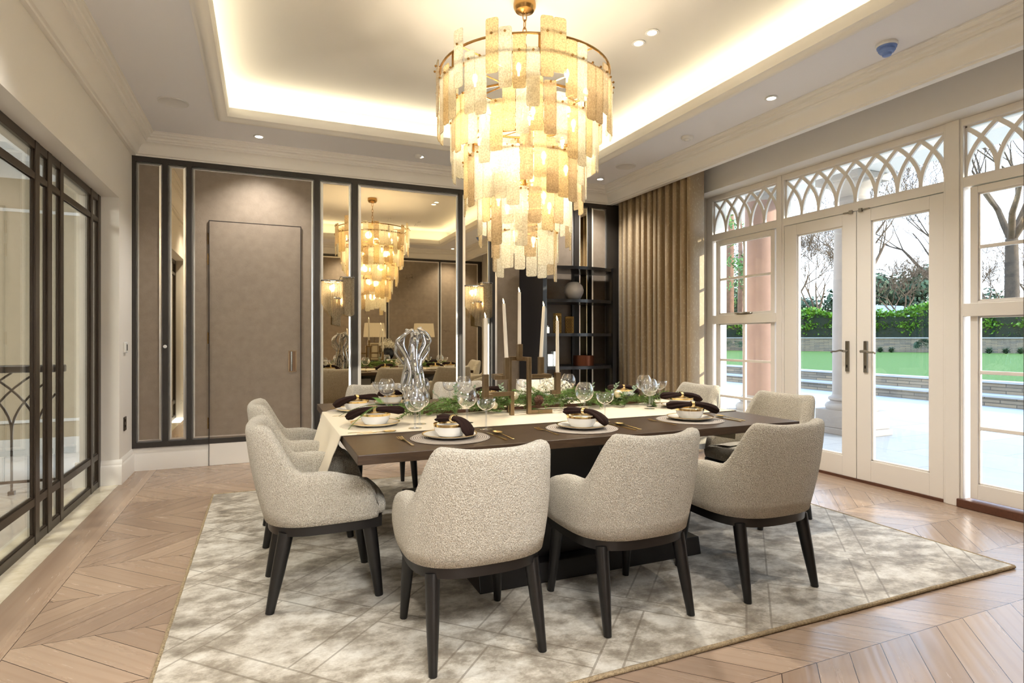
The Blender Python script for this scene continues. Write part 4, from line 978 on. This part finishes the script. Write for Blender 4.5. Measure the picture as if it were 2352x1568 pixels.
for x, y, za, zb, lab, ln in cups:
    mb = MB(); q = .0165; mb.box(x-q, y-q, za, x+q, y+q, zb); mb.build('candle_cup', m_brass, cb, smooth=0, bevel=.0015)
    r = empty('taper_candle', (x, y, zb), 'ivory taper: '+lab, 'candle', 'five ivory taper candles')
    L = .335; n = 6; mb = MB(); mb.tube([(x+ln[0]*3*(i/n), y, zb+L*i/n) for i in range(n+1)], [.0125-.0025*i/n for i in range(n+1)], 14); mb.build('wax', m_candle, r, smooth=60)
    tx = x+ln[0]*3; mb = MB(); mb.tube([(tx, y, zb+L), (tx-.001, y, zb+L+.01), (tx-.004, y, zb+L+.022), (tx-.006, y, zb+L+.034)], [.004,.0055,.0042,.0006], 10); mb.build('flame_tip', m_wick, r, smooth=60)

# ------------------------------------------------------------------ garland
ga = empty('pine_garland', (1.6, 3.5, RT), 'long garland of pine fronds, cones and baubles lying along the runner', 'garland')
def needle(mb, p, d, L, w):
    s = d.cross(V((0,0,1))); s = s.normalized() if s.length > .01 else V((1,0,0)); u = s.cross(d)
    mb.add([p-s*w, p+s*w, p+d*L], [(0,1,2)]); mb.add([p-u*w, p+u*w, p+d*L], [(0,1,2)])
rg2 = random.Random(11)
def frond(nb, tbm, p, d, L, rg2, nl=.03):
    d = V(d).normalized(); pts = [V(p)]; n = 7
    for i in range(n):
        d = (d+V((rg2.uniform(-.12,.12), rg2.uniform(-.12,.12), rg2.uniform(-.13,.05)))).normalized(); q = pts[-1]+d*L/n
        if q.z < RT+.008: q.z = RT+.008
        pts.append(q)
    tbm.tube(pts, [.0026-.0016*i/n for i in range(n+1)], 4)
    for i in range(n):
        a, b = pts[i], pts[i+1]; dd = (b-a).normalized(); s = dd.orthogonal().normalized(); u = dd.cross(s)
        for k in range(11):
            t = rg2.random(); ang = rg2.uniform(0, 2*pi); v = (dd*.75+(s*cos(ang)+u*sin(ang))*.8).normalized(); q = a+(b-a)*t
            e = q+v*nl
            if e.z < RT+.001: v = V((v.x, v.y, abs(v.z)*.3+.02)).normalized()
            needle(nb, q, v, nl*rg2.uniform(.7,1.1), .0017)
nb = MB(); tw = MB()
for i in range(230):
    u = i/229; x = .82+1.78*u; amp = .07+.05*sin(pi*u)
    p = (x+rg2.uniform(-.03,.03), 3.53+rg2.uniform(-amp,amp), RT+.03+rg2.uniform(0,.085)*sin(pi*min(1,max(.1,u))))
    a = rg2.uniform(0, 2*pi); frond(nb, tw, p, (cos(a)*1.3, sin(a)*.9, rg2.uniform(-.15,.55)), rg2.uniform(.09,.17), rg2)
for px, py, a, L in [(.86,3.5,3.3,.2),(.84,3.45,3.7,.2),(2.55,3.5,.1,.24),(2.6,3.45,-.3,.22),(2.55,3.55,.35,.2),(2.2,3.6,1.1,.18),(1.3,3.42,-1.2,.16)]: frond(nb, tw, (px, py, RT+.05), (cos(a), sin(a), .25), L, rg2, .026)
nb.build('pine_needles', m_needle, ga, smooth=0); tw.tube([(.84+1.74*i/20, 3.53+.02*sin(i*1.3), RT+.02) for i in range(21)], .012, 6); tw.build('stems', m_twig, ga, smooth=60)
def leaf_sprig(p, a, el):
    mb = MB(); d = V((cos(a)*cos(el), sin(a)*cos(el), sin(el))); s = V((-sin(a), cos(a), 0)); u = d.cross(s); q = V(p)
    mb.tube([q, q+d*.06, q+d*.12], [.0016,.0013,.0008], 5)
    for k in range(9):
        b = q+d*(.02+.011*k); sg = 1 if k % 2 else -1; e = (d*.7+s*sg*.7+u*.3*(k % 3-1)).normalized(); w = e.cross(u).normalized()*.008; L = .03
        mb.add([b, b+e*L*.4+w, b+e*L, b+e*L*.4-w], [(0,1,2,3)])
    mb.build('eucalyptus_sprig', m_leafgrey, ga, smooth=0)
for p, a, el in [((1.28,3.5,RT+.07),2.2,1.0),((1.45,3.55,RT+.08),1.4,.9),((1.66,3.56,RT+.08),1.9,1.1),((2.1,3.55,RT+.07),.7,.8),((2.3,3.58,RT+.07),.3,.8),((2.42,3.5,RT+.07),.6,.6),((1.05,3.5,RT+.07),2.8,.7),((1.95,3.42,RT+.06),-.3,.5),((1.16,3.6,RT+.07),1.8,1.1),((2.25,3.42,RT+.06),.1,.4)]: leaf_sprig(p, a, el)
def pine_cone(c, r, ax):
    mb = MB(); c = V(c); ax = V(ax).normalized(); s = ax.orthogonal().normalized(); u = ax.cross(s); mb.sphere(c, r*.55, 8, (1,1,1)); n = 70
    for i in range(n):
        t = i/n; a = i*2.39996; h = -1+2*t; rr_ = r*sqrt(max(.05, 1-(h*.92)**2))*.95; d = s*cos(a)+u*sin(a); p = c+ax*h*r*1.05; e = (d+ax*.35).normalized(); w = e.cross(ax).normalized()*r*.2
        o = p+d*rr_*.35; tip = p+e*rr_
        mb.add([o-w*.5, o+w*.5, tip+w-ax*.0, tip-w, tip+ax*r*.07], [(0,1,2,3),(3,2,4)])
    mb.build('pine_cone', m_cone, ga, smooth=0)
pine_cone((1.625,3.375,RT+.075), .034, (-.1,-.5,.6)); pine_cone((1.215,3.47,RT+.10), .034, (.7,-.5,.3)); pine_cone((1.27,3.60,RT+.05), .026, (.2,.3,.6)); pine_cone((2.18,3.60,RT+.05), .026, (.2,-.3,.6))
for c, r in [((c_[0], c_[1]-.05, c_[2]+.035), r_*1.1) for c_, r_ in [((1.97,3.52,RT+.062),.024),((2.28,3.50,RT+.055),.027),((1.50,3.53,RT+.07),.026),((1.31,3.40,RT+.03),.02),((1.85,3.6,RT+.06),.022),((1.13,3.53,RT+.055),.02)]]: MB().sphere(c, r, 20).build('bauble', m_bauble, ga, smooth=180)
for c in [(1.20,3.48,RT+.1),(2.36,3.46,RT+.07),(2.62,3.46,RT+.06),(1.42,3.60,RT+.09)]:
    mb = MB()
    for k in range(9): mb.sphere((c[0]+rg2.uniform(-.03,.03), c[1]+rg2.uniform(-.02,.02), c[2]+rg2.uniform(-.02,.015)), .0065, 8)
    mb.build('berry_cluster', m_berry, ga, smooth=180)
# fern sprig on the left napkin
fs = MB(); ft = MB(); rg3 = random.Random(3)
def frond2(p, d, L):
    d = V(d).normalized(); q = V(p); s = V((-d.y, d.x, 0)).normalized(); n = 12; prev = q
    for i in range(n):
        d = (d+V((0,0,-.05))).normalized(); nx = prev+d*L/n; ft.tube([prev, nx], .0012, 4)
        for sg in (-1, 1):
            for j in range(2): needle(fs, prev+(nx-prev)*j*.5, (d*.55+s*sg).normalized(), .03*(1-.6*i/n)*sg*sg, .0016)
        prev = nx
frond2((.62,3.27,.878), (-.6,.0,.06), .26); frond2((.60,3.26,.885), (-.1,.5,.25), .13); frond2((.57,3.24,.87), (-.9,-.45,-.25), .22)
sp = empty('fern_sprig', (.6,3.26,.87), 'green fern sprig lying across the napkin at the left end of the table', 'sprig'); fs.build('leaflets', M('fresh_fern', srgb(120,160,84), .5), sp, smooth=0); ft.build('stem', m_twig, sp)
# white hydrangeas in a pale bowl behind the garland
fl = empty('bowl_of_hydrangeas', (1.98, 3.86, RT), 'low pale bowl of white hydrangeas behind the garland, right of the candelabra', 'flower bowl')
MB().lathe([(0,0),(.05,0),(.08,.02),(.1,.055),(.095,.06),(.075,.025),(0,.02)], 32, (1.98,3.86,RT)).build('bowl', M('pale_grey_bowl', srgb(200,204,208), .35), fl, smooth=60)
for dx, dy, dz in [(-.07,-.02,.10),(.02,-.04,.115),(.085,0,.10),(0,.05,.13)]: hydrangea(fl, (1.98+dx, 3.86+dy, RT+dz), .062, 55)
mb = MB()
for k in range(14): a = k*.9; q = V((1.98+.07*cos(a), 3.86+.06*sin(a), RT+.09)); d = V((cos(a), sin(a), .5)).normalized(); s = d.cross(V((0,0,1))).normalized()*.016; mb.add([q, q+d*.035+s, q+d*.075, q+d*.035-s], [(0,1,2,3)])
mb.build('leaves', m_shrub, fl, smooth=0)

# ------------------------------------------------------------------ chrome sculpture of entwined figures
def skin(name, pts, edges, rad, mat, parent):
    me = bpy.data.meshes.new(name); L0 = parent.location; me.from_pydata([tuple(V(p)-L0) for p in pts], edges, []); me.materials.append(mat)
    o = bpy.data.objects.new(name, me); COL.objects.link(o); o.parent = parent
    m = o.modifiers.new('sk', 'SKIN'); m.use_smooth_shade = True
    for i, r in enumerate(rad): me.skin_vertices[0].data[i].radius = (r, r)
    me.skin_vertices[0].data[0].use_root = True
    o.modifiers.new('s', 'SUBSURF').render_levels = 2; o.modifiers['s'].levels = 1
    return o
bx0, by0, bz0 = 1.005, 4.20, RT-.003
sc_ = empty('figure_sculpture', (bx0, by0, bz0), 'tall polished chrome sculpture of entwined stylised figures at the back of the table', 'sculpture')
MB().lathe([(0,0),(.075,0),(.078,.006),(.072,.014),(0,.016)], 32, (bx0,by0,bz0)).build('base', m_chrome, sc_, smooth=50)
def figure(ox, oy, lean, mirror, h, armdir):
    o = V((bx0+ox, by0+oy, bz0+.012)); m = mirror
    P = [(0,0,.36*h),(m*.012,0,.48*h),(m*.03+lean,0,.60*h),(m*.03+lean,0,.665*h),(-m*.015+lean,0,.725*h),(-m*.03+lean,0,.775*h),   # pelvis, waist, chest, shoulders, neck, head
         (m*.02,.012,.33*h),(m*.045,.01,.18*h),(m*.02,.008,.02),(m*-.015,-.012,.33*h),(m*.01,-.018,.17*h),(-m*.02,-.01,.02),
         (m*.045+lean,.02,.64*h),(m*.058+lean,.03,.52*h),(m*.03,.03,.40*h),(m*.05+lean,-.02,.655*h),(m*.0+lean,-.05,.72*h),(-m*.055+lean,-.04,.76*h)]
    E_ = [(0,1),(1,2),(2,3),(3,4),(4,5),(0,6),(6,7),(7,8),(0,9),(9,10),(10,11),(3,12),(12,13),(13,14),(3,15),(15,16),(16,17)]
    rd = [.031,.024,.033,.024,.013,.025,.026,.02,.014,.026,.02,.014,.016,.013,.011,.016,.013,.011]
    ca, sa = cos(armdir), sin(armdir)
    pts = [o+V((x*ca-y*sa, x*sa+y*ca, z)) for x, y, z in P]
    skin('figure', pts, E_, rd, m_chrome, sc_)
figure(-.035, 0, -.035, -1, .70, .0); figure(.035, .01, .035, 1, .72, .1); figure(0, -.03, .0, 1, .68, 1.5); figure(0, .035, .0, -1, .70, 1.7)

# ------------------------------------------------------------------ dark shelf unit
su = empty('shelf_unit', (3.4, 6.15, 0), 'tall dark blue-black bow-fronted shelf unit beside the curtain', 'shelf unit')
m_navy = M('blue_black_lacquer', srgb(28,30,36), .28, coat=.2)
def side(xb, xf, yf, s):
    pts = []; n = 8
    for i in range(n+1): u = i/n; pts.append((xb+(xf-xb)*sin(u*pi/2), YB-.045+(yf-YB+.045)*u))
    poly = pts+[(x+s*.05, y) for x, y in pts[::-1]]; MB().prism(poly, 0, 2.08).build('side_panel', m_navy, su, smooth=50)
side(2.80, 2.885, 5.88, 1); side(4.05, 3.875, 5.90, -1)
def shelf_poly(ex=0):
    f = [(2.93+.88*i/16, 5.91-.10*sin(pi*i/16)-ex) for i in range(17)]; return f+[(3.99,YB-.046),(2.86,YB-.046)]
for z in (.10,.50,.885,1.265,1.655,2.035):
    MB().prism(shelf_poly(), z, z+.035).build('shelf', m_navy, su, smooth=30)
MB().prism([(3.50,6.31),(3.53,6.31),(3.53,6.34),(3.50,6.34)], .1, 2.035).build('rear_stile', m_navy, su, smooth=0)
def on(z): return z+.0352
vb = MB(); vb.lathe([(0,0),(.05,0),(.085,.03),(.112,.085),(.116,.12),(.105,.165),(.075,.20),(.05,.214),(.046,.21),(.06,.195),(0,.19)], 96, (3.36,6.02,on(1.655)), f=lambda t, z: 1+.035*abs(sin(4*t+z*14))-.02)
tag(vb.build('ribbed_vase', m_ribvase, smooth=60), 'pale grey spiral-ribbed round vase on the upper shelf', 'vase')
m_pierce = M('pierced_gold_metal', srgb(190,158,98), .35, 1)
def pierced(x, y, z, r, h, label):
    ro = empty('pierced_lantern', (x, y, z), label, 'lantern', 'pierced gold lanterns on the shelf'); mb = MB(); nh = int(h/.016)
    for k in range(nh):
        for j in range(16):
            a0 = 2*pi*(j+.5*(k % 2))/16; zz = z+.008+k*h/nh; cpt = V((x+r*cos(a0), y+r*sin(a0), zz+.006)); t1 = V((-sin(a0), cos(a0), 0)); n = 6
            pts = [cpt+t1*cos(2*pi*i/n)*r*.19+V((0,0,sin(2*pi*i/n)*h/nh*.55)) for i in range(n+1)]; mb.tube(pts, .0024, 4, cap=False)
    for zz in (z+.003, z+h): mb.tube([(x+r*cos(2*pi*i/24), y+r*sin(2*pi*i/24), zz) for i in range(25)], .003, 5, cap=False)
    mb.build('lattice', m_pierce, ro, smooth=60); MB().lathe([(0,0),(r*.8,0),(r*.8,h*.9),(0,h*.9)], 20, (x,y,z)).build('inner_cup', m_dark, ro, smooth=40)
pierced(3.13, 6.0, on(1.265), .046, .225, 'taller pierced gold cylinder lantern on the middle shelf'); pierced(3.29, 6.0, on(1.265), .049, .19, 'shorter pierced gold cylinder lantern on the middle shelf')
jc = empty('jar_candle', (2.97,5.97,on(1.265)), 'small white jar candle with chrome lid on the middle shelf', 'candle'); MB().lathe([(0,0),(.036,0),(.038,.01),(.038,.07),(0,.07)], 24, (2.97,5.97,on(1.265))).build('jar', m_porcelain, jc); MB().lathe([(0,.07),(.036,.07),(.036,.086),(0,.088)], 24, (2.97,5.97,on(1.265))).build('lid', m_chrome, jc)
MB_ = MB(); MB_.lathe([(0,0),(.125,0),(.125,.118),(.118,.118),(.118,.01),(0,.01)], 48, (3.48,6.0,on(.885)), f=lambda t, z: 1+.008*sin(48*t)); tag(MB_.build('copper_bowl', m_copper, smooth=30), 'ribbed copper cylinder bowl on the lower visible shelf', 'bowl')
tag(MB().box(2.97,5.93,on(.885),3.04,6.0,on(.885)+.14).build('crystal_block', m_crystal, smooth=0, bevel=.008), 'shorter glittering crystal block on the lower visible shelf', 'ornament', 'crystal blocks on the shelf')
tag(MB().box(3.055,5.95,on(.885),3.13,6.03,on(.885)+.17).build('crystal_block', m_crystal, smooth=0, bevel=.008), 'taller glittering crystal block on the lower visible shelf', 'ornament', 'crystal blocks on the shelf')

# ------------------------------------------------------------------ outside
struct(MB().box(XW+.3, -14, -.35, 12.15, 26, 0).build('floor_terrace', m_pave, smooth=0))
WX = 12.15
sbox('wall_terrace', m_stone, (WX, -14, -.3, WX+.2, 30, .165), (WX+.45, -14, -.3, WX+.65, 30, .395))
sbox('trim_coping', m_cap, (WX-.03, -14, .165, WX+.47, 30, .2), (WX+.42, -14, .395, WX+.78, 30, .43))
struct(MB().box(WX+.65, -20, -.3, 60, 60, .42).build('floor_lawn', m_lawn, smooth=0))
# far garden wall from (30.2,25.9) to (36.5,17.4), extended
A = V((30.2-6.3*1.6, 25.9+8.5*1.6)); B = V((36.5+6.3*1.4, 17.4-8.5*1.4)); dr = (B-A).normalized(); nr = V((-dr.y, dr.x))
if nr.x < 0: nr = -nr
def along(t, o): p = A+(B-A)*t+nr*o; return (p.x, p.y)
mb = MB(); mb.prism([along(0,0), along(1,0), along(1,.4), along(0,.4)], .3, 1.2); struct(mb.build('wall_garden', m_stone, smooth=0))
mb = MB(); mb.prism([along(0,-.05), along(1,-.05), along(1,.45), along(0,.45)], 1.2, 1.26); struct(mb.build('trim_garden', m_cap, smooth=0))
mb = MB(); mb.prism([along(-.1,.4), along(1.1,.4), along(1.1,60), along(-.1,60)], .3, 1.1); struct(mb.build('floor_woodland', m_soil, smooth=0))
# hedge
hd = empty('laurel_hedge', (A.x+(B.x-A.x)/2, A.y+(B.y-A.y)/2, 1.1), 'dense green laurel hedge along the top of the far garden wall', 'hedge')
HT = lambda t: 2.75+.22*sin(t*37)+.15*sin(t*91+1)
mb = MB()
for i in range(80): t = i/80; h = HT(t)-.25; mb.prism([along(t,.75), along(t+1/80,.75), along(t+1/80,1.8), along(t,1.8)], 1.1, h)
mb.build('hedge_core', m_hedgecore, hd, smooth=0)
mb = MB(); rh = random.Random(5)
for i in range(26000):
    t = rh.random(); h = HT(t); z = 1.36+(h-1.36)*rh.random()**.8; o = .76+.2*rh.random()+.06*sin(t*150)+.06*sin(z*9); topf = rh.random() < .18
    if topf: z = h-.22+rh.random()*.34; o = .8+rh.random()*1.0
    x, y = along(t, o); c = V((x, y, z)); d = V((rh.uniform(-1,1)-nr.x*.4, rh.uniform(-1,1)-nr.y*.4, rh.uniform(-.2,1))).normalized(); s = d.orthogonal().normalized(); a = rh.uniform(0, 6.3); s = (s*cos(a)+d.cross(s)*sin(a))
    L = rh.uniform(.16,.27); w = s*L*.26; mb.add([c, c+d*L*.45+w, c+d*L, c+d*L*.45-w], [(0,1,2,3)])
mb.build('laurel_leaves', m_hedge, hd, smooth=0)
# shrubs at the foot of the far wall
def shrub(t, o, r, h, label, spiky=False):
    x, y = along(t, o); rs_ = random.Random(int(t*1000)); mb = MB()
    if spiky:
        for i in range(150): a = rs_.uniform(0, 2*pi); e = rs_.uniform(.3, 1.4); d = V((cos(a)*cos(e), sin(a)*cos(e), sin(e))); s = V((-sin(a), cos(a), 0))*.014; p = V((x, y, .42)); m_ = p+d*r*.6; q = m_+(d+V((0,0,-.6))).normalized()*r*.5; mb.add([p-s, p+s, m_+s, m_-s], [(0,1,2,3)]); mb.add([m_-s, m_+s, q], [(0,1,2)])
    else:
        for i in range(700):
            a = rs_.uniform(0, 2*pi); e = rs_.uniform(-.1, 1.5); d = V((cos(a)*cos(e), sin(a)*cos(e), sin(e))); c = V((x, y, .42+h*.4))+V((d.x*r, d.y*r, d.z*h*.6))*rs_.uniform(.7,1); s = d.orthogonal().normalized()*.035; mb.add([c-s, c+d*.05, c+s, c-d*.05], [(0,1,2,3)])
    tag(mb.build('garden_shrub', m_shrub, smooth=0), label, 'shrub', 'small shrubs along the far garden wall')
def tfor(u):  # parameter along the wall for picture column u (calibration of the layout only)
    k = (u-1176)/1332.4; dx, dy = .392+.92*k, .92-.392*k; det = dx*(-(B-A).y)+dy*(B-A).x
    return (A.y*dx-A.x*dy)/((B-A).x*dy-(B-A).y*dx)
shrub(tfor(2118), -1.15, .5, .75, 'round dark clipped shrub at the far wall, seen through the right french door')
for u, l in [(2262,'leftmost of the spiky tufts seen through the right window'), (2300,'middle spiky tuft seen through the right window'), (2332,'rightmost spiky tuft seen through the right window')]: shrub(tfor(u), -1.15, .36, .6, l, True)
for u, l in [(2020,'left of two low tufts seen through the right french door'), (2045,'right of two low tufts seen through the right french door')]: shrub(tfor(u), -1.15, .34, .5, l, True)
shrub(tfor(1692), -1.15, .8, .7, 'leafy shrub at the foot of the far wall seen through the left window')

def branch(mb, p, d, L, r, depth, rs_, spread, seg=4, up=.1, minr=.008):
    pts = [p]; rad = [r]; q = p; dd = d
    for i in range(seg):
        dd = (dd+V((rs_.uniform(-1,1), rs_.uniform(-1,1), rs_.uniform(-.5,.9)))*.16+V((0,0,up*.3))).normalized(); q = q+dd*L/seg; pts.append(q); rad.append(max(minr, r*(1-.5*(i+1)/seg)))
    mb.tube(pts, rad, 6 if depth > 3 else (4 if depth > 1 else 3), cap=False)
    if depth == 0: return
    n = rs_.choice([3,3,4]) if depth > 1 else 3
    for k in range(n):
        i = rs_.randint(max(1, seg-2), seg) if k else seg
        a = rs_.uniform(0, 2*pi); s = dd.orthogonal().normalized(); w = dd.cross(s); v = (dd*cos(spread)+(s*cos(a)+w*sin(a))*sin(spread)*rs_.uniform(.6,1.3)).normalized()
        branch(mb, pts[i], v, L*rs_.uniform(.58,.82), rad[i]*.62, depth-1, rs_, spread, seg, up, minr)
def bare_tree(x, y, h, r, label, seed, mat, spread=.55, depth=6, trunk=.3, z0=.9, lean=(0,0)):
    rs_ = random.Random(seed); t = empty('bare_tree', (x, y, z0), label, 'tree', 'bare winter trees beyond the hedge'); mb = MB(); p = V((x, y, z0)); top = p+V((lean[0], lean[1], h*trunk)); 
    mb.tube([p, p+(top-p)*.5+V((.05,0,0)), top], [r*1.15, r, r*.85], 10, cap=False); mb.build('trunk', m_bark, t, smooth=180)
    mb = MB()
    for k in range(4):
        a = k*pi/2+rs_.uniform(-.4,.4); e = rs_.uniform(.65,1.35); branch(mb, top-V((0,0,.1)), V((cos(a)*cos(e), sin(a)*cos(e), sin(e))), h*.27, r*.6, depth-1, rs_, spread, minr=.012)
    mb.build('branches', mat, t, smooth=180)
def at(u, fwd):  # point of the garden at picture column u and depth fwd
    k = (u-1176)/1332.4; return (fwd*(.392+.92*k), fwd*(.92-.392*k))
def bt(u, fwd, h, r, label, seed, mat=m_barkp, **kw): x, y = at(u, fwd); bare_tree(x, y, h, r, label, seed, mat, **kw)
bt(2324, 40, 17, .42, 'large bare oak with thick trunk seen through the right window', 3, m_bark, trunk=.42, spread=.6, depth=6)
bt(1876, 44, 9.5, .14, 'slender bare tree seen through the left french door', 8, trunk=.22, depth=6)
bt(2072, 46, 7.5, .14, 'low spreading bare tree seen through the right french door', 12, spread=.75, depth=6, trunk=.25)
bt(1985, 50, 16, .3, 'tall bare tree rising behind the stile between the french doors', 21, trunk=.3, depth=6)
bt(2150, 50, 15, .3, 'tall bare tree at the right edge of the right french door', 22, m_bark, trunk=.35, depth=6)
bt(2250, 52, 11, .2, 'tangled bare tree left of the large oak', 31, depth=6, spread=.7, trunk=.15)
bt(2390, 48, 12, .2, 'bare tree at the far right edge of the garden', 33, depth=5, spread=.7, trunk=.2)
bt(1815, 56, 13, .2, 'bare tree at the left edge of the left french door', 35, depth=6, trunk=.25)
# pines seen through the left window and dark evergreens behind
def tuft_mass(mb, c, rx, rz, n, rs_, L=.5):
    for i in range(n):
        a = rs_.uniform(0, 2*pi); z = rs_.uniform(-1,1); q = sqrt(1-z*z); d = V((q*cos(a), q*sin(a), z)); p = V(c)+V((d.x*rx, d.y*rx, d.z*rz))*rs_.uniform(.45,1); s = d.orthogonal().normalized(); b = rs_.uniform(0, 6.3); s = (s*cos(b)+d.cross(s)*sin(b))*L; e = d.cross(s).normalized()*L*.35
        mb.add([p-s*.5, p+e, p+s*.5, p-e], [(0,1,2,3)])
def pine(u, fwd, h, r, label, seed):
    x, y = at(u, fwd); rs_ = random.Random(seed); t = empty('pine_tree', (x, y, .9), label, 'tree', 'pines seen through the left window')
    MB().tube([(x, y, .5), (x+.1, y, h*.5), (x-.05, y, h)], [r, r*.8, r*.35], 10).build('trunk', m_barkpine, t, smooth=180)
    mb = MB()
    for k in range(9): z = h*(.28+.72*k/9); a = rs_.uniform(0, 6.3); q = rs_.uniform(.6,2); tuft_mass(mb, (x+q*cos(a), y+q*sin(a), z), 1.3, .6, 150, rs_, .22)
    mb.build('needle_foliage', M('pine_foliage', srgb(96,130,72), .8, var=.35, vscale=2), t, smooth=0)
for u, f, h, r, l, s in [(1655,36,17,.3,'reddish pine at the left edge of the left window',1),(1674,42,20,.36,'thick pine trunk in the middle of the left pane of the left window',2),(1699,46,15,.22,'leaning thin pine beside the muntin of the left window',3),(1640,60,20,.3,'pine furthest back in the left window',5),(1735,58,18,.3,'pine behind the stone column in the left window',6)]: pine(u, f, h, r, l, s)
def conifer(u, fwd, h, w, label, seed):
    x, y = at(u, fwd); rs_ = random.Random(seed); t = empty('evergreen_tree', (x, y, .5), label, 'tree', 'dark evergreens behind the bare trees')
    MB().tube([(x, y, .5), (x, y, h*.6)], [.3,.15], 8).build('trunk', m_bark, t, smooth=180)
    mb = MB()
    for k in range(16): z = h*(.12+.8*rs_.random()); q = w*(1-z/h*.5)*rs_.random(); a = rs_.uniform(0, 6.3); tuft_mass(mb, (x+q*cos(a), y+q*sin(a), z), w*.42, w*.3, 230, rs_, .45)
    mb.build('foliage', m_conif, t, smooth=0)
for u, f, h, w, l, s in [(1850,70,5.5,5,'low dark evergreen behind the slender tree',1),(1960,66,9,5,'dark evergreen behind the door stiles',2),(2045,68,8,5.5,'broad evergreen mass in the left half of the right french door',3),(2120,66,10,5,'tall evergreen at the right of the right french door',4),(2200,72,8,5,'evergreen behind the window post',5),(2290,70,6.5,6,'low evergreen behind the large oak',6),(2370,70,7,5,'evergreen at the far right',7),(1760,74,8,6,'evergreen behind the stone column',8),(1690,76,9,6,'evergreen behind the pines',9)]: conifer(u, f, h, w, l, s)
x, y = at(2035, 55); hs = empty('outbuilding', (x, y, .5), 'low blue-grey slate roof of a building just above the hedge', 'building')
MB().box(x-4.2, y-2.6, .5, x+4.2, y+2.6, 2.7).build('wall', m_cap, hs, smooth=0); mb = MB(); mb.add([(x-4.6,y-3,2.6),(x+4.6,y-3,2.6),(x+4.6,y+3,2.6),(x-4.6,y+3,2.6),(x-2.4,y,4.3),(x+2.4,y,4.3)], [(0,1,5,4),(1,2,5),(2,3,4,5),(3,0,4),(3,2,1,0)]); mb.build('roof', m_roof, hs, smooth=0)

# portico: columns, beam, roof
def column(x, y, r, label, mat):
    c = empty('stone_column', (x, y, 0), label, 'column', 'columns of the portico'); pw = r*1.45
    mb = MB(); mb.box(x-pw, y-pw, 0, x+pw, y+pw, .08); mb.box(x-pw*.93, y-pw*.93, .08, x+pw*.93, y+pw*.93, .31); mb.build('plinth', m_stonecol, c, smooth=0, bevel=.008)
    MB().lathe([(r*1.32,.31),(r*1.38,.335),(r*1.38,.36),(r*1.3,.39),(r*1.15,.40),(r*1.12,.42),(r*1.22,.44),(r*1.2,.465),(r*1.06,.48),(r*1.0,.51)], 40, (x,y,0)).build('base_moulding', m_stonecol, c, smooth=50)
    MB().lathe([(r,.51),(r,1.4),(r*.87,3.04)], 40, (x,y,0)).build('shaft', mat, c, smooth=60)
    MB().lathe([(r*.87,2.86),(r*.95,2.88),(r*.95,2.91),(r*.88,2.93),(r*.9,3.0),(r*1.05,3.06),(r*1.2,3.09),(r*1.25,3.12)], 40, (x,y,.14)).build('capital', m_stonecol, c, smooth=40)
    MB().box(x-r*1.35, y-r*1.35, 3.26, x+r*1.35, y+r*1.35, 3.355).build('abacus', m_stonecol, c, smooth=0, bevel=.006)
column(7.08, 5.25, .225, 'pale stone portico column seen through the left french door', m_stonecol)
column(5.95, 5.68, .225, 'pinkish portico column nearest the house, seen through the left window', m_pinkcol)
sbox('ceiling_portico', m_ceil, (XW+.3, -3, 3.75, 7.6, 9, 3.9)); sbox('wall_portico_beam', m_trim, (6.8, -3, 3.36, 7.36, 9, 3.75))

# ------------------------------------------------------------------ world, sun, camera
w = bpy.data.worlds.new('sky'); SC.world = w; w.use_nodes = True; t = w.node_tree; n = t.nodes; bg = n['Background']
tc = n.new('ShaderNodeTexCoord'); sx = n.new('ShaderNodeSeparateXYZ'); t.links.new(tc.outputs['Generated'], sx.inputs[0])
cr = n.new('ShaderNodeValToRGB'); t.links.new(sx.outputs[2], cr.inputs[0]); cr.color_ramp.elements[0].position = 0; cr.color_ramp.elements[0].color = (.88,.94,1,1); cr.color_ramp.elements[1].position = .5; cr.color_ramp.elements[1].color = (.45,.66,1,1)
t.links.new(cr.outputs[0], bg.inputs[0]); bg.inputs[1].default_value = 3.1
sl = bpy.data.lights.new('sun', 'SUN'); sl.energy = 5; sl.angle = R(.6); sl.color = (1,.9,.74); so_ = bpy.data.objects.new('sun', sl); COL.objects.link(so_)
el = R(13); d = V((.66*cos(el), -.75*cos(el), sin(el))); so_.rotation_euler = (-d).to_track_quat('-Z', 'Y').to_euler()
# ceiling light of the hall, and an unseen fill light added behind the camera
area('hall_lamp', (-3.2, 4.2, 3.05), (0,0,0), 1.2, 1.2, 75, (1,.93,.84)); area('passage_fill', (.4, -1.0, 3.0), (0,0,0), 1.2, 1.0, 130, (1,1,1))
sbox('ceiling_passage', m_ceil, (-1.4, -2.4, 3.08, 2.4, YR-.2, 3.14))
cam = bpy.data.cameras.new('camera'); co_ = bpy.data.objects.new('camera', cam); COL.objects.link(co_); SC.camera = co_
co_.location = (0,0,1.25); co_.rotation_euler = (R(90), 0, -R(23.085)); cam.sensor_width = 36; cam.lens = 1332.4/2352*36; cam.shift_y = (775-784)/2352; cam.clip_start = .05; cam.clip_end = 400
vs_ = SC.view_settings; vs_.view_transform = 'Standard'; vs_.look = 'None'; vs_.gamma = 1; vs_.use_curve_mapping = False; vs_.exposure = .76
cy = SC.cycles; cy.time_limit = 1150; cy.use_denoising = True; cy.denoiser = 'OPENIMAGEDENOISE'; cy.max_bounces = 8; cy.diffuse_bounces = 3; cy.glossy_bounces = 4; cy.transmission_bounces = 4; cy.transparent_max_bounces = 16; cy.sample_clamp_indirect = 6; cy.caustics_reflective = False; cy.caustics_refractive = False; cy.use_adaptive_sampling = True; cy.adaptive_threshold = .08
